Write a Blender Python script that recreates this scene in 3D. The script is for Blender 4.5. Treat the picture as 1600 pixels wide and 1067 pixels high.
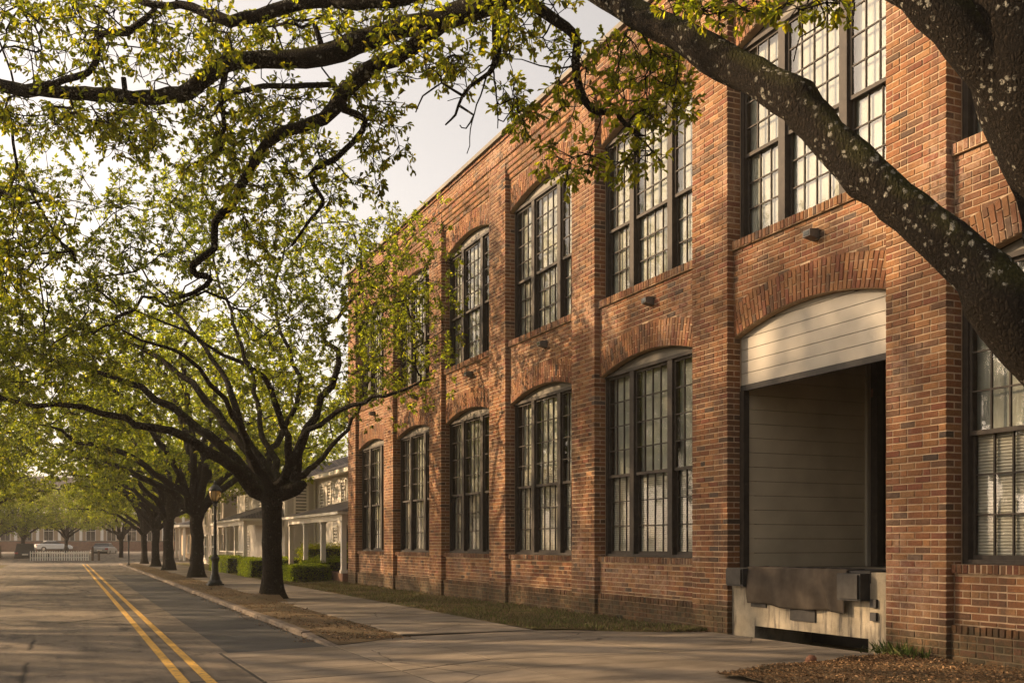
import bpy, math, random
import numpy as np
from mathutils import Vector, Matrix, noise

for _o in list(bpy.data.objects):
    bpy.data.objects.remove(_o, do_unlink=True)
random.seed(7)
RNG = np.random.default_rng(11)
R = math.radians
SC = bpy.context.scene
COL = SC.collection

# ------------------------------------------------------------------ camera
EYE, FOC = 1.65, 1640.0                      # metres, pixels of a 1600 px wide frame
YAW = math.atan2(720.0, FOC)                 # the street runs along +Y, its vanishing point is left of centre
SN, CS = math.sin(YAW), math.cos(YAW)
cam_d = bpy.data.cameras.new('camera')
cam_d.sensor_width = 36.0
cam_d.lens = 36.0 * FOC / 1600.0
cam_d.shift_y = (850.0 - 533.5) / 1600.0
cam_d.clip_start, cam_d.clip_end = 0.05, 3000
cam = bpy.data.objects.new('camera', cam_d)
COL.objects.link(cam)
cam.location = (0, 0, EYE)
cam.rotation_euler = (R(90), 0, -YAW)
SC.camera = cam

# ------------------------------------------------------------------ sky, sun, exposure
SUN_AZ, SUN_EL = R(38), R(22)                # azimuth measured from -X (across the street) towards +Y
TO_SUN = Vector((-math.cos(SUN_AZ) * math.cos(SUN_EL), math.sin(SUN_AZ) * math.cos(SUN_EL), math.sin(SUN_EL)))
world = bpy.data.worlds.new('World')
SC.world = world
world.use_nodes = True
wn, wl = world.node_tree.nodes, world.node_tree.links
wn.clear()
sky = wn.new('ShaderNodeTexSky')
sky.sky_type = 'NISHITA'
sky.sun_disc = False
sky.sun_elevation = SUN_EL
sky.sun_rotation = math.atan2(TO_SUN.x, TO_SUN.y)
sky.altitude = 0
sky.air_density, sky.dust_density, sky.ozone_density = 1.0, 2.6, 1.0
hsv = wn.new('ShaderNodeHueSaturation')
hsv.inputs['Saturation'].default_value = 0.35
mixw = wn.new('ShaderNodeMix')
mixw.data_type = 'RGBA'
mixw.blend_type = 'MULTIPLY'
mixw.inputs[0].default_value = 1.0
mixw.inputs[7].default_value = (1.03, 0.89, 0.76, 1)
bgn = wn.new('ShaderNodeBackground')
bgn.inputs['Strength'].default_value = 0.15
won = wn.new('ShaderNodeOutputWorld')
wl.new(sky.outputs[0], hsv.inputs['Color'])
wl.new(hsv.outputs[0], mixw.inputs[6])
wl.new(mixw.outputs[2], bgn.inputs['Color'])
wl.new(bgn.outputs[0], won.inputs['Surface'])

sun_d = bpy.data.lights.new('sun', 'SUN')
sun_d.energy = 5.0
sun_d.angle = R(1.0)
sun_d.color = (1.0, 0.69, 0.40)
sun = bpy.data.objects.new('sun', sun_d)
COL.objects.link(sun)
sun.rotation_euler = TO_SUN.to_track_quat('Z', 'Y').to_euler()

SC.view_settings.view_transform = 'Standard'
SC.view_settings.look = 'None'
SC.view_settings.exposure = 0.95
SC.view_settings.gamma = 1.0
SC.view_settings.use_curve_mapping = False
SC.render.engine = 'CYCLES'
SC.cycles.use_denoising = True
SC.cycles.max_bounces = 6
SC.cycles.diffuse_bounces = 3
SC.cycles.glossy_bounces = 3
SC.cycles.transmission_bounces = 4
SC.cycles.transparent_max_bounces = 8
SC.cycles.caustics_reflective = False
SC.cycles.caustics_refractive = False


# ------------------------------------------------------------------ measuring helpers
def at(px, py, z):
    """the point seen at pixel (px, py) of the 1600x1067 photograph at depth z"""
    a, b = (px - 800.0) / FOC * z, (850.0 - py) / FOC * z
    return Vector((a * CS + z * SN, z * CS - a * SN, EYE + b))


def proj(p):
    a = p[0] * CS - p[1] * SN
    z = p[0] * SN + p[1] * CS
    return 800 + FOC * a / z, 850 - FOC * (p[2] - EYE) / z, z


# ------------------------------------------------------------------ mesh helpers
WL = {}


def tag(o, label=None, cat=None, group=None, kind=None):
    if label: o['label'] = label
    if cat: o['category'] = cat
    if group: o['group'] = group
    if kind: o['kind'] = kind
    return o


def link(o, parent=None):
    COL.objects.link(o)
    if parent is not None:
        o.parent = parent
        o.matrix_parent_inverse = Matrix.Translation(-WL.get(parent.name, Vector((0, 0, 0))))
    return o


def root(name, loc, label, cat, group=None):
    o = bpy.data.objects.new(name, None)
    o.empty_display_size = 0.2
    o.location = loc
    COL.objects.link(o)
    WL[o.name] = Vector(loc)
    return tag(o, label, cat, group)


def np_mesh(name, V, F, mat, col=None, smooth=False):
    V = np.asarray(V, dtype=np.float32)
    F = np.asarray(F, dtype=np.int32)
    me = bpy.data.meshes.new(name)
    k = F.shape[1]
    me.vertices.add(len(V))
    me.vertices.foreach_set('co', V.ravel())
    me.loops.add(F.size)
    me.loops.foreach_set('vertex_index', F.ravel())
    me.polygons.add(len(F))
    me.polygons.foreach_set('loop_start', np.arange(0, F.size, k, dtype=np.int32))
    me.polygons.foreach_set('loop_total', np.full(len(F), k, dtype=np.int32))
    me.polygons.foreach_set('use_smooth', np.full(len(F), bool(smooth), dtype=bool))
    if col is not None:
        at_ = me.color_attributes.new('tint', 'FLOAT_COLOR', 'POINT')
        c4 = np.ones((len(V), 4), dtype=np.float32)
        c4[:, :3] = col
        at_.data.foreach_set('color', c4.ravel())
    me.materials.append(mat)
    me.update()
    me.validate()
    return me


class MB:
    """collects boxes, prisms, tubes and turned shapes; build() links them as ONE mesh object"""

    def __init__(self):
        self.v, self.f = [], []

    def quad(self, a, b, c, d):
        n = len(self.v)
        self.v += [tuple(a), tuple(b), tuple(c), tuple(d)]
        self.f.append((n, n + 1, n + 2, n + 3))
        return self

    def box(self, x0, x1, y0, y1, z0, z1):
        n = len(self.v)
        self.v += [(x0, y0, z0), (x1, y0, z0), (x1, y1, z0), (x0, y1, z0),
                   (x0, y0, z1), (x1, y0, z1), (x1, y1, z1), (x0, y1, z1)]
        for q in ((0, 3, 2, 1), (4, 5, 6, 7), (0, 1, 5, 4), (1, 2, 6, 5), (2, 3, 7, 6), (3, 0, 4, 7)):
            self.f.append(tuple(n + i for i in q))
        return self

    def prism(self, poly, axis, a, b):
        """poly: list of 2-D points, pushed along axis from a to b ('x': (y,z), 'y': (x,z), 'z': (x,y))"""
        n, k = len(self.v), len(poly)

        def p3(p, t):
            return {'x': (t, p[0], p[1]), 'y': (p[0], t, p[1]), 'z': (p[0], p[1], t)}[axis]
        self.v += [p3(p, a) for p in poly] + [p3(p, b) for p in poly]
        self.f.append(tuple(range(n, n + k)))
        self.f.append(tuple(range(n + 2 * k - 1, n + k - 1, -1)))
        for i in range(k):
            j = (i + 1) % k
            self.f.append((n + i, n + k + i, n + k + j, n + j))
        return self

    def lathe(self, prof, c, n=20, flute=0):
        s = len(self.v)
        for (r, z) in prof:
            for i in range(n):
                t = 2 * math.pi * i / n
                rr = r * (1 - (0.06 if flute and i % 2 else 0))
                self.v.append((c[0] + rr * math.cos(t), c[1] + rr * math.sin(t), c[2] + z))
        for j in range(len(prof) - 1):
            for i in range(n):
                k = (i + 1) % n
                self.f.append((s + j * n + i, s + j * n + k, s + (j + 1) * n + k, s + (j + 1) * n + i))
        self.f.append(tuple(s + i for i in range(n - 1, -1, -1)))
        self.f.append(tuple(s + (len(prof) - 1) * n + i for i in range(n)))
        return self

    def tube(self, pts, rad, n=8):
        s = len(self.v)
        pts = [Vector(p) for p in pts]
        up = None
        for i, p in enumerate(pts):
            d = (pts[min(i + 1, len(pts) - 1)] - pts[max(i - 1, 0)]).normalized()
            if up is None:
                up = d.orthogonal().normalized()
            up = (up - d * up.dot(d)).normalized()
            w = d.cross(up)
            r = rad[i] if hasattr(rad, '__len__') else rad
            for k in range(n):
                t = 2 * math.pi * k / n
                self.v.append(tuple(p + (up * math.cos(t) + w * math.sin(t)) * r))
        for j in range(len(pts) - 1):
            for k in range(n):
                m = (k + 1) % n
                self.f.append((s + j * n + k, s + j * n + m, s + (j + 1) * n + m, s + (j + 1) * n + k))
        self.f.append(tuple(s + i for i in range(n - 1, -1, -1)))
        self.f.append(tuple(s + (len(pts) - 1) * n + i for i in range(n)))
        return self

    def build(self, name, mat, parent=None, smooth=False, fix=True):
        me = bpy.data.meshes.new(name)
        me.from_pydata(self.v, [], self.f)
        me.validate()
        if fix:
            import bmesh
            bm = bmesh.new()
            bm.from_mesh(me)
            bmesh.ops.recalc_face_normals(bm, faces=bm.faces)
            bm.to_mesh(me)
            bm.free()
        if smooth:
            me.polygons.foreach_set('use_smooth', [True] * len(me.polygons))
        me.materials.append(mat)
        me.update()
        return link(bpy.data.objects.new(name, me), parent)


# ------------------------------------------------------------------ materials
class NT:
    def __init__(self, name):
        self.m = bpy.data.materials.new(name)
        self.m.use_nodes = True
        self.n, self.l = self.m.node_tree.nodes, self.m.node_tree.links
        self.n.clear()
        self.out = self.n.new('ShaderNodeOutputMaterial')
        self._tc = None

    def tc(self, which='Object'):
        if self._tc is None:
            self._tc = self.n.new('ShaderNodeTexCoord')
        return self._tc.outputs[which]

    def put(self, sock, val):
        if hasattr(val, 'is_linked') or hasattr(val, 'links'):
            self.l.new(val, sock)
        elif isinstance(val, (tuple, list)) and len(val) == 3 and sock.type == 'RGBA':
            sock.default_value = (*val, 1)
        else:
            sock.default_value = val

    def noise(self, scale, detail=4, rough=0.55, vec=None, dist=0.0):
        t = self.n.new('ShaderNodeTexNoise')
        t.inputs['Scale'].default_value = scale
        t.inputs['Detail'].default_value = detail
        t.inputs['Roughness'].default_value = rough
        t.inputs['Distortion'].default_value = dist
        self.l.new(vec if vec is not None else self.tc(), t.inputs['Vector'])
        return t.outputs['Fac']

    def voro(self, scale, feature='F1', vec=None, out='Distance', rnd=1.0):
        t = self.n.new('ShaderNodeTexVoronoi')
        t.feature = feature
        t.inputs['Scale'].default_value = scale
        t.inputs['Randomness'].default_value = rnd
        self.l.new(vec if vec is not None else self.tc(), t.inputs['Vector'])
        return t.outputs[out]

    def mapping(self, scale, src=None, rot=(0, 0, 0)):
        t = self.n.new('ShaderNodeMapping')
        t.inputs['Scale'].default_value = scale
        t.inputs['Rotation'].default_value = rot
        self.l.new(src if src is not None else self.tc(), t.inputs['Vector'])
        return t.outputs[0]

    def ramp(self, fac, stops):
        t = self.n.new('ShaderNodeValToRGB')
        e = t.color_ramp.elements
        while len(e) < len(stops):
            e.new(0.5)
        for i, (p, c) in enumerate(stops):
            e[i].position = p
            c = (c, c, c) if not hasattr(c, '__len__') else c
            e[i].color = (*c, 1)
        self.l.new(fac, t.inputs[0])
        return t.outputs[0]

    def mix(self, fac, a, b, mode='MIX'):
        t = self.n.new('ShaderNodeMix')
        t.data_type = 'RGBA'
        t.blend_type = mode
        self.put(t.inputs[0], fac)
        self.put(t.inputs[6], a)
        self.put(t.inputs[7], b)
        return t.outputs[2]

    def math(self, op, a, b=0.5):
        t = self.n.new('ShaderNodeMath')
        t.operation = op
        self.put(t.inputs[0], a)
        self.put(t.inputs[1], b)
        return t.outputs[0]

    def attr(self, name):
        t = self.n.new('ShaderNodeAttribute')
        t.attribute_name = name
        return t.outputs['Color']

    def sep(self, vec, i):
        t = self.n.new('ShaderNodeSeparateXYZ')
        self.l.new(vec, t.inputs[0])
        return t.outputs[i]

    def normal(self):
        t = self.n.new('ShaderNodeNewGeometry')
        return t.outputs['Normal']

    def bump(self, h, strength=0.5, dist=0.02):
        t = self.n.new('ShaderNodeBump')
        t.inputs['Strength'].default_value = strength
        t.inputs['Distance'].default_value = dist
        self.l.new(h, t.inputs['Height'])
        return t.outputs[0]

    def pbr(self, color, rough=0.8, metal=0.0, normal=None, spec=0.3, **kw):
        p = self.n.new('ShaderNodeBsdfPrincipled')
        self.put(p.inputs['Base Color'], color)
        self.put(p.inputs['Roughness'], rough)
        self.put(p.inputs['Metallic'], metal)
        p.inputs['Specular IOR Level'].default_value = spec
        for k, v in kw.items():
            self.put(p.inputs[k], v)
        if normal is not None:
            self.l.new(normal, p.inputs['Normal'])
        self.l.new(p.outputs[0], self.out.inputs['Surface'])
        return p


M = {}


def simple(name, c, rough=0.7, metal=0.0, var=0.25, scale=6.0, bump=0.15, bscale=60.0, spec=0.3):
    t = NT(name)
    n1 = t.noise(scale, 5)
    lo, hi = tuple(x * (1 - var) for x in c), tuple(min(1, x * (1 + var)) for x in c)
    colr = t.ramp(n1, [(0.3, lo), (0.7, hi)])
    nb = t.bump(t.noise(bscale, 3), bump, 0.01) if bump else None
    t.pbr(colr, rough, metal, nb, spec)
    M[name] = t.m
    return t.m


def make_materials():
    # brick: each brick carries its own fired colour, the wall adds weathering stains
    t = NT('brick')
    base = t.attr('tint')
    fine = t.noise(38, 6, 0.7)
    c = t.mix(1.0, base, t.ramp(fine, [(0.25, 0.55), (0.5, 0.95), (0.8, 1.3)]), 'MULTIPLY')
    spots = t.ramp(t.noise(95, 2), [(0.62, 0.0), (0.70, 1.0)])
    c = t.mix(t.math('MULTIPLY', spots, 0.35), c, (0.36, 0.26, 0.17))
    bloom = t.ramp(t.noise(0.55, 6, 0.65), [(0.50, 0.0), (0.64, 1.0)])
    bloom = t.math('MULTIPLY', bloom, t.ramp(t.noise(9, 5, 0.7), [(0.38, 0.0), (0.7, 0.65)]))
    c = t.mix(bloom, c, (0.42, 0.31, 0.24))
    soot = t.ramp(t.noise(0.8, 5, 0.6, t.mapping((1, 1, 0.5))), [(0.50, 0.0), (0.70, 0.62)])
    c = t.mix(soot, c, (0.09, 0.055, 0.038))
    run = t.ramp(t.noise(1.0, 5, 0.65, t.mapping((1, 3.2, 0.22))), [(0.54, 0.0), (0.68, 0.6)])
    c = t.mix(run, c, (0.075, 0.05, 0.036))
    zz = t.math('ADD', t.sep(t.tc(), 2), t.math('MULTIPLY', t.noise(1.6, 5, 0.65), 0.55))
    alg = t.ramp(t.math('MULTIPLY', zz, 1.0), [(0.72, 1.0), (1.06, 0.0)])
    alg = t.math('MULTIPLY', alg, t.ramp(t.noise(14, 5, 0.7), [(0.3, 0.45), (0.6, 0.9)]))
    c = t.mix(t.math('MULTIPLY', alg, 0.95), c, (0.030, 0.029, 0.015))
    nb = t.bump(t.math('ADD', t.noise(60, 6, 0.75), t.math('MULTIPLY', t.noise(14, 4), 1.2)), 0.9, 0.014)
    t.pbr(c, 0.88, 0, nb, 0.25)
    M['brick'] = t.m

    t = NT('mortar')
    c = t.ramp(t.noise(7, 6, 0.7), [(0.3, (0.30, 0.21, 0.135)), (0.7, (0.52, 0.39, 0.26))])
    zz = t.math('ADD', t.sep(t.tc(), 2), t.math('MULTIPLY', t.noise(1.6, 5, 0.65), 0.55))
    c = t.mix(t.ramp(zz, [(0.66, 0.85), (1.0, 0.0)]), c, (0.075, 0.066, 0.042))
    t.pbr(c, 0.95, 0, t.bump(t.noise(120, 4), 0.6, 0.01), 0.1)
    M['mortar'] = t.m

    t = NT('asphalt')
    n1 = t.noise(0.35, 6, 0.6)
    n2 = t.noise(170, 3, 0.8)
    c = t.ramp(n1, [(0.3, (0.10, 0.086, 0.068)), (0.7, (0.26, 0.212, 0.158))])
    c = t.mix(0.8, c, t.ramp(n2, [(0.3, 0.45), (0.7, 1.5)]), 'MULTIPLY')
    streak = t.ramp(t.noise(1.1, 5, 0.6, t.mapping((2.4, 0.16, 1))), [(0.5, 0.0), (0.72, 0.55)])
    c = t.mix(streak, c, (0.05, 0.047, 0.044))
    crack = t.ramp(t.voro(0.32, 'DISTANCE_TO_EDGE', t.mapping((1, 0.55, 1), t.mix(0.25, t.tc(), t.noise(1.2, 4)))), [(0.0, 1.0), (0.012, 0.0)])
    crack = t.math('MULTIPLY', crack, t.ramp(t.noise(0.25, 2), [(0.44, 0.0), (0.5, 1.0)]))
    stain = t.ramp(t.noise(1.3, 6, 0.7, t.mapping((1.4, 0.5, 1))), [(0.54, 0.0), (0.64, 0.6)])
    c = t.mix(stain, c, (0.035, 0.032, 0.029))
    dust = t.ramp(t.noise(0.7, 6, 0.7, t.mapping((1.8, 0.3, 1))), [(0.55, 0.0), (0.75, 0.5)])
    c = t.mix(dust, c, (0.26, 0.22, 0.17))
    c = t.mix(crack, c, (0.02, 0.019, 0.018))
    t.pbr(c, 0.88, 0, t.bump(t.math('SUBTRACT', n2, crack), 0.9, 0.010), 0.15)
    M['asphalt'] = t.m

    t = NT('concrete')
    n1, n2 = t.noise(0.9, 7, 0.65), t.noise(150, 3, 0.8)
    c = t.ramp(n1, [(0.28, (0.13, 0.108, 0.08)), (0.55, (0.235, 0.195, 0.148)), (0.8, (0.31, 0.26, 0.20))])
    c = t.mix(0.6, c, t.ramp(n2, [(0.3, 0.6), (0.7, 1.3)]), 'MULTIPLY')
    st = t.ramp(t.noise(1.4, 6, 0.6, t.mapping((0.35, 1.6, 1), rot=(0, 0, 0.5))), [(0.48, 0.0), (0.66, 0.85)])
    c = t.mix(st, c, (0.10, 0.082, 0.06))
    ck = t.ramp(t.voro(0.55, 'DISTANCE_TO_EDGE', t.mix(0.2, t.tc(), t.noise(1.7, 5, 0.7))), [(0.0, 1.0), (0.009, 0.0)])
    ck = t.math('MULTIPLY', ck, t.ramp(t.noise(0.3, 2), [(0.47, 0.0), (0.52, 0.9)]))
    c = t.mix(ck, c, (0.03, 0.026, 0.02))
    obj = t.n.new('ShaderNodeObjectInfo')
    c = t.mix(1.0, c, t.ramp(obj.outputs['Random'], [(0.0, 0.8), (1.0, 1.12)]), 'MULTIPLY')
    t.pbr(c, 0.9, 0, t.bump(n2, 0.45, 0.006), 0.2)
    M['concrete'] = t.m

    t = NT('dock_concrete')
    c = t.ramp(t.noise(1.8, 7, 0.65), [(0.3, (0.17, 0.145, 0.10)), (0.7, (0.36, 0.31, 0.23))])
    run = t.ramp(t.noise(2.2, 5, 0.6, t.mapping((1, 4.0, 0.6))), [(0.50, 0.0), (0.66, 0.9)])
    c = t.mix(run, c, (0.075, 0.068, 0.06))
    pit = t.ramp(t.voro(26), [(0.06, 1.0), (0.12, 0.0)])
    pit = t.math('MULTIPLY', pit, t.ramp(t.noise(5), [(0.5, 0.0), (0.6, 1.0)]))
    c = t.mix(pit, c, (0.05, 0.045, 0.035))
    t.pbr(c, 0.92, 0, t.bump(t.math('SUBTRACT', t.noise(40, 5), pit), 0.5, 0.01), 0.2)
    M['dock_concrete'] = t.m

    t = NT('soil')
    c = t.ramp(t.noise(40, 6, 0.8), [(0.3, (0.08, 0.056, 0.034)), (0.55, (0.19, 0.138, 0.082)), (0.8, (0.34, 0.25, 0.15))])
    c = t.mix(t.ramp(t.noise(0.9, 5), [(0.4, 0.0), (0.65, 0.6)]), c, (0.10, 0.085, 0.045))
    t.pbr(c, 0.95, 0, t.bump(t.noise(55, 6, 0.8), 1.0, 0.03), 0.1)
    M['soil'] = t.m

    t = NT('turf')
    g = t.noise(0.8, 6, 0.6)
    c = t.ramp(g, [(0.30, (0.075, 0.085, 0.028)), (0.5, (0.14, 0.12, 0.052)), (0.70, (0.22, 0.155, 0.085))])
    c = t.mix(0.7, c, t.ramp(t.noise(60, 4, 0.8), [(0.3, 0.5), (0.7, 1.5)]), 'MULTIPLY')
    t.pbr(c, 0.95, 0, t.bump(t.noise(70, 5, 0.8), 1.0, 0.03), 0.1)
    M['turf'] = t.m

    for nm, lich, moss in (('oak_bark', 1.0, 1.0), ('bark', 0.12, 0.35)):
        t = NT(nm)
        sc = 1.0 if nm == 'oak_bark' else 0.42
        plate = t.voro(40 * sc, 'DISTANCE_TO_EDGE', t.mix(0.06, t.mapping((1, 1, 0.6)), t.noise(16, 5, 0.7)))
        rid = t.noise(42 * sc, 8, 0.75)
        c = t.ramp(rid, [(0.32, (0.009, 0.0065, 0.0045)), (0.52, (0.024, 0.018, 0.012)), (0.75, (0.066, 0.049, 0.032))])
        c = t.mix(t.ramp(plate, [(0.0, 0.85), (0.2, 0.0)]), c, (0.010, 0.008, 0.006))
        up = t.sep(t.normal(), 2)
        ms = t.math('MULTIPLY', t.ramp(up, [(0.10, 0.0), (0.75, 1.0)]), t.ramp(t.noise(4, 6, 0.7), [(0.38, 0.0), (0.55, moss)]))
        c = t.mix(ms, c, t.ramp(t.noise(50, 3), [(0.3, (0.030, 0.035, 0.008)), (0.7, (0.085, 0.082, 0.02))]))
        warp = t.mix(0.12, t.tc(), t.noise(26, 6, 0.8))
        spot = t.ramp(t.voro(19 if nm == 'oak_bark' else 6, 'F1', warp), [(0.24, 1.0), (0.30, 0.0)])
        spot = t.math('MULTIPLY', spot, t.ramp(t.noise(3.1, 4, 0.75), [(0.49, 0.0), (0.54, lich)]))
        spot = t.math('MULTIPLY', spot, t.ramp(t.noise(60, 3), [(0.3, 0.5), (0.5, 1.0)]))
        c = t.mix(spot, c, (0.40, 0.385, 0.32))
        h = t.math('ADD', t.math('MULTIPLY', t.ramp(plate, [(0.0, 0.0), (0.3, 1.0)]), 0.55), rid)
        t.pbr(c, 0.93, 0, t.bump(h, 1.0, 0.07 if nm == 'oak_bark' else 0.10), 0.12)
        M[nm] = t.m

    for nm, gain in (('oak_leaf', 1.0), ('leaf', 1.0), ('hedge_leaf', 1.0)):
        t = NT(nm)
        c = t.attr('tint')
        d = t.n.new('ShaderNodeBsdfPrincipled')
        t.put(d.inputs['Base Color'], c)
        d.inputs['Roughness'].default_value = 0.55
        d.inputs['Specular IOR Level'].default_value = 0.25
        tr = t.n.new('ShaderNodeBsdfTranslucent')
        tc_ = t.mix(1.0, c, (3.4, 3.3, 0.7), 'MULTIPLY')
        t.put(tr.inputs['Color'], tc_)
        mx = t.n.new('ShaderNodeMixShader')
        mx.inputs[0].default_value = 0.66
        t.l.new(d.outputs[0], mx.inputs[1])
        t.l.new(tr.outputs[0], mx.inputs[2])
        t.l.new(mx.outputs[0], t.out.inputs['Surface'])
        M[nm] = t.m

    t = NT('litter')
    t.pbr(t.attr('tint'), 0.9, 0, None, 0.1)
    M['litter'] = t.m

    # window glass: old panes, a little wavy
    t = NT('glass')
    oi = t.n.new('ShaderNodeObjectInfo')
    gl = t.n.new('ShaderNodeBsdfGlossy')
    gl.inputs['Roughness'].default_value = 0.03
    gl.inputs['Color'].default_value = (0.95, 0.95, 0.93, 1)
    gp = t.n.new('ShaderNodeNewGeometry').outputs['Position']
    wob = t.bump(t.math('ADD', t.noise(2.6, 3, 0.5, gp), t.math('MULTIPLY', t.noise(9, 2, 0.5, gp), 0.25)), 0.03, 0.05)
    t.l.new(wob, gl.inputs['Normal'])
    tp = t.n.new('ShaderNodeBsdfTransparent')
    tp.inputs['Color'].default_value = (0.94, 0.94, 0.92, 1)
    lw = t.n.new('ShaderNodeFresnel')
    lw.inputs['IOR'].default_value = 1.5
    geo = t.n.new('ShaderNodeNewGeometry')
    fac = t.math('MINIMUM', t.math('ADD', t.math('MULTIPLY', lw.outputs[0], 0.5), 0.02), 1.0)
    fac = t.math('MULTIPLY', fac, t.math('SUBTRACT', 1.0, geo.outputs['Backfacing']))     # one reflection per pane, at its outer face
    mx = t.n.new('ShaderNodeMixShader')
    t.l.new(fac, mx.inputs[0])
    t.l.new(tp.outputs[0], mx.inputs[1])
    t.l.new(gl.outputs[0], mx.inputs[2])
    t.l.new(mx.outputs[0], t.out.inputs['Surface'])
    M['glass'] = t.m

    t = NT('amber_glass')
    p = t.pbr((0.75, 0.50, 0.20), 0.25, 0, None, 0.5)
    p.inputs['Transmission Weight'].default_value = 0.6
    M['amber_glass'] = t.m

    t = NT('curtain')
    w = t.n.new('ShaderNodeTexWave')
    w.inputs['Scale'].default_value = 3.2
    w.inputs['Distortion'].default_value = 2.0
    t.l.new(t.mapping((0, 1, 0.04)), w.inputs['Vector'])
    t.l.new(t.mapping((0, 1, 0.04)), w.inputs['Vector'])
    w.bands_direction = 'Y'
    c = t.ramp(t.noise(3, 4), [(0.3, (0.26, 0.27, 0.245)), (0.7, (0.36, 0.37, 0.335))])
    t.pbr(c, 0.95, 0, t.bump(w.outputs['Fac'], 0.12, 0.03), 0.1)
    M['curtain'] = t.m

    t = NT('blind')
    w = t.n.new('ShaderNodeTexWave')
    w.bands_direction = 'Z'
    w.inputs['Scale'].default_value = 7.5
    t.l.new(t.tc(), w.inputs['Vector'])
    c = t.mix(t.ramp(w.outputs['Fac'], [(0.0, 0.75), (0.35, 0.0)]), (0.42, 0.41, 0.36), (0.20, 0.195, 0.165))
    t.pbr(c, 0.7, 0, t.bump(w.outputs['Fac'], 0.7, 0.02), 0.3)
    M['blind'] = t.m

    t = NT('tarp')
    c = t.ramp(t.noise(3.0, 5), [(0.3, (0.032, 0.027, 0.022)), (0.7, (0.07, 0.058, 0.047))])
    t.pbr(c, 0.95, 0, t.bump(t.noise(220, 2), 0.5, 0.004), 0.05)
    M['tarp'] = t.m

    t = NT('yellow_paint')
    wear = t.math('MAXIMUM', t.ramp(t.noise(9, 6, 0.75), [(0.38, 0.85), (0.52, 0.0)]), t.ramp(t.noise(60, 4, 0.8), [(0.34, 0.8), (0.46, 0.0)]))
    c = t.mix(wear, (0.66, 0.38, 0.06), (0.11, 0.10, 0.085))
    t.pbr(c, 0.75, 0, t.bump(t.noise(170, 3, 0.8), 0.5, 0.006), 0.3)
    M['yellow_paint'] = t.m

    t = NT('shingle')
    b = t.n.new('ShaderNodeTexBrick')
    b.inputs['Scale'].default_value = 1.0
    b.inputs['Mortar Size'].default_value = 0.012
    b.inputs['Brick Width'].default_value = 0.9
    b.inputs['Row Height'].default_value = 0.16
    b.inputs['Color1'].default_value = (0.085, 0.075, 0.068, 1)
    b.inputs['Color2'].default_value = (0.14, 0.12, 0.105, 1)
    b.inputs['Mortar'].default_value = (0.04, 0.036, 0.033, 1)
    t.l.new(t.mapping((1, 1, 1), rot=(0, 0, R(90))), b.inputs['Vector'])
    c = t.mix(0.6, b.outputs['Color'], t.ramp(t.noise(30, 4), [(0.3, 0.6), (0.7, 1.3)]), 'MULTIPLY')
    t.pbr(c, 0.9, 0, t.bump(t.noise(80, 3), 0.4, 0.01), 0.2)
    M['shingle'] = t.m

    simple('frame_paint', (0.034, 0.027, 0.021), 0.7, var=0.3, scale=9, bump=0.2, bscale=45)
    simple('tympanum', (0.125, 0.112, 0.09), 0.6, var=0.2, scale=3)
    simple('door_panel', (0.30, 0.272, 0.225), 0.5, var=0.10, scale=1.5, bump=0.08, bscale=25)
    simple('inner_panel', (0.42, 0.36, 0.26), 0.6, var=0.15, scale=1.2, bump=0.1)
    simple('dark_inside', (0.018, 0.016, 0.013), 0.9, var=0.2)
    simple('dock_plate', (0.030, 0.027, 0.024), 0.7, 0.0, var=0.3, scale=8)
    simple('rubber', (0.022, 0.021, 0.020), 0.6, var=0.4, scale=10)
    simple('kerb_stone', (0.15, 0.118, 0.088), 0.95, var=0.35, scale=3, bump=0.5, bscale=60)
    simple('coping', (0.13, 0.115, 0.09), 0.7, var=0.3, scale=2)
    simple('roof_felt', (0.09, 0.085, 0.08), 0.95, var=0.2)
    simple('fixture', (0.10, 0.092, 0.08), 0.5, var=0.25, scale=20)
    simple('iron', (0.011, 0.014, 0.011), 0.5, 0.0, var=0.35, scale=12, bump=0.15)
    simple('siding', (0.52, 0.475, 0.41), 0.6, var=0.08, scale=1.2, bump=0.05)
    simple('white_paint', (0.74, 0.69, 0.60), 0.5, var=0.06, scale=3, bump=0.05)
    simple('pale_wall', (0.40, 0.345, 0.285), 0.8, var=0.08, scale=1)
    simple('tan_wall', (0.42, 0.31, 0.2), 0.8, var=0.1, scale=1)
    simple('far_brick', (0.19, 0.105, 0.07), 0.9, var=0.25, scale=3)
    simple('dark_glass', (0.030, 0.032, 0.030), 0.08, var=0.2, bump=0, spec=0.6)
    simple('green_shutter', (0.03, 0.06, 0.045), 0.6, var=0.2)
    simple('hedge_core', (0.016, 0.022, 0.007), 0.95, var=0.4)
    simple('rust', (0.16, 0.075, 0.045), 0.9, var=0.35, scale=20, bump=0.5)
    simple('car_dark', (0.035, 0.038, 0.045), 0.25, 0.3, var=0.1, bump=0, spec=0.5)
    simple('car_white', (0.62, 0.62, 0.60), 0.25, 0.1, var=0.04, bump=0, spec=0.5)
    simple('car_silver', (0.30, 0.29, 0.27), 0.28, 0.5, var=0.05, bump=0, spec=0.5)
    simple('tyre', (0.016, 0.016, 0.016), 0.85, var=0.2)
    simple('chrome', (0.55, 0.55, 0.53), 0.25, 0.9, var=0.1, bump=0)
    simple('tail_lamp', (0.30, 0.02, 0.015), 0.3, var=0.1, bump=0, spec=0.5)
    simple('wood_post', (0.10, 0.065, 0.04), 0.85, var=0.3, scale=5)
    simple('dry_leaf', (0.17, 0.085, 0.035), 0.8, var=0.5, scale=30, bump=0)


make_materials()
# ================================================================== GROUND AND STREET
def kerb_x(y):
    return 4.06 + 0.014 * (y - 16.2)


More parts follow.
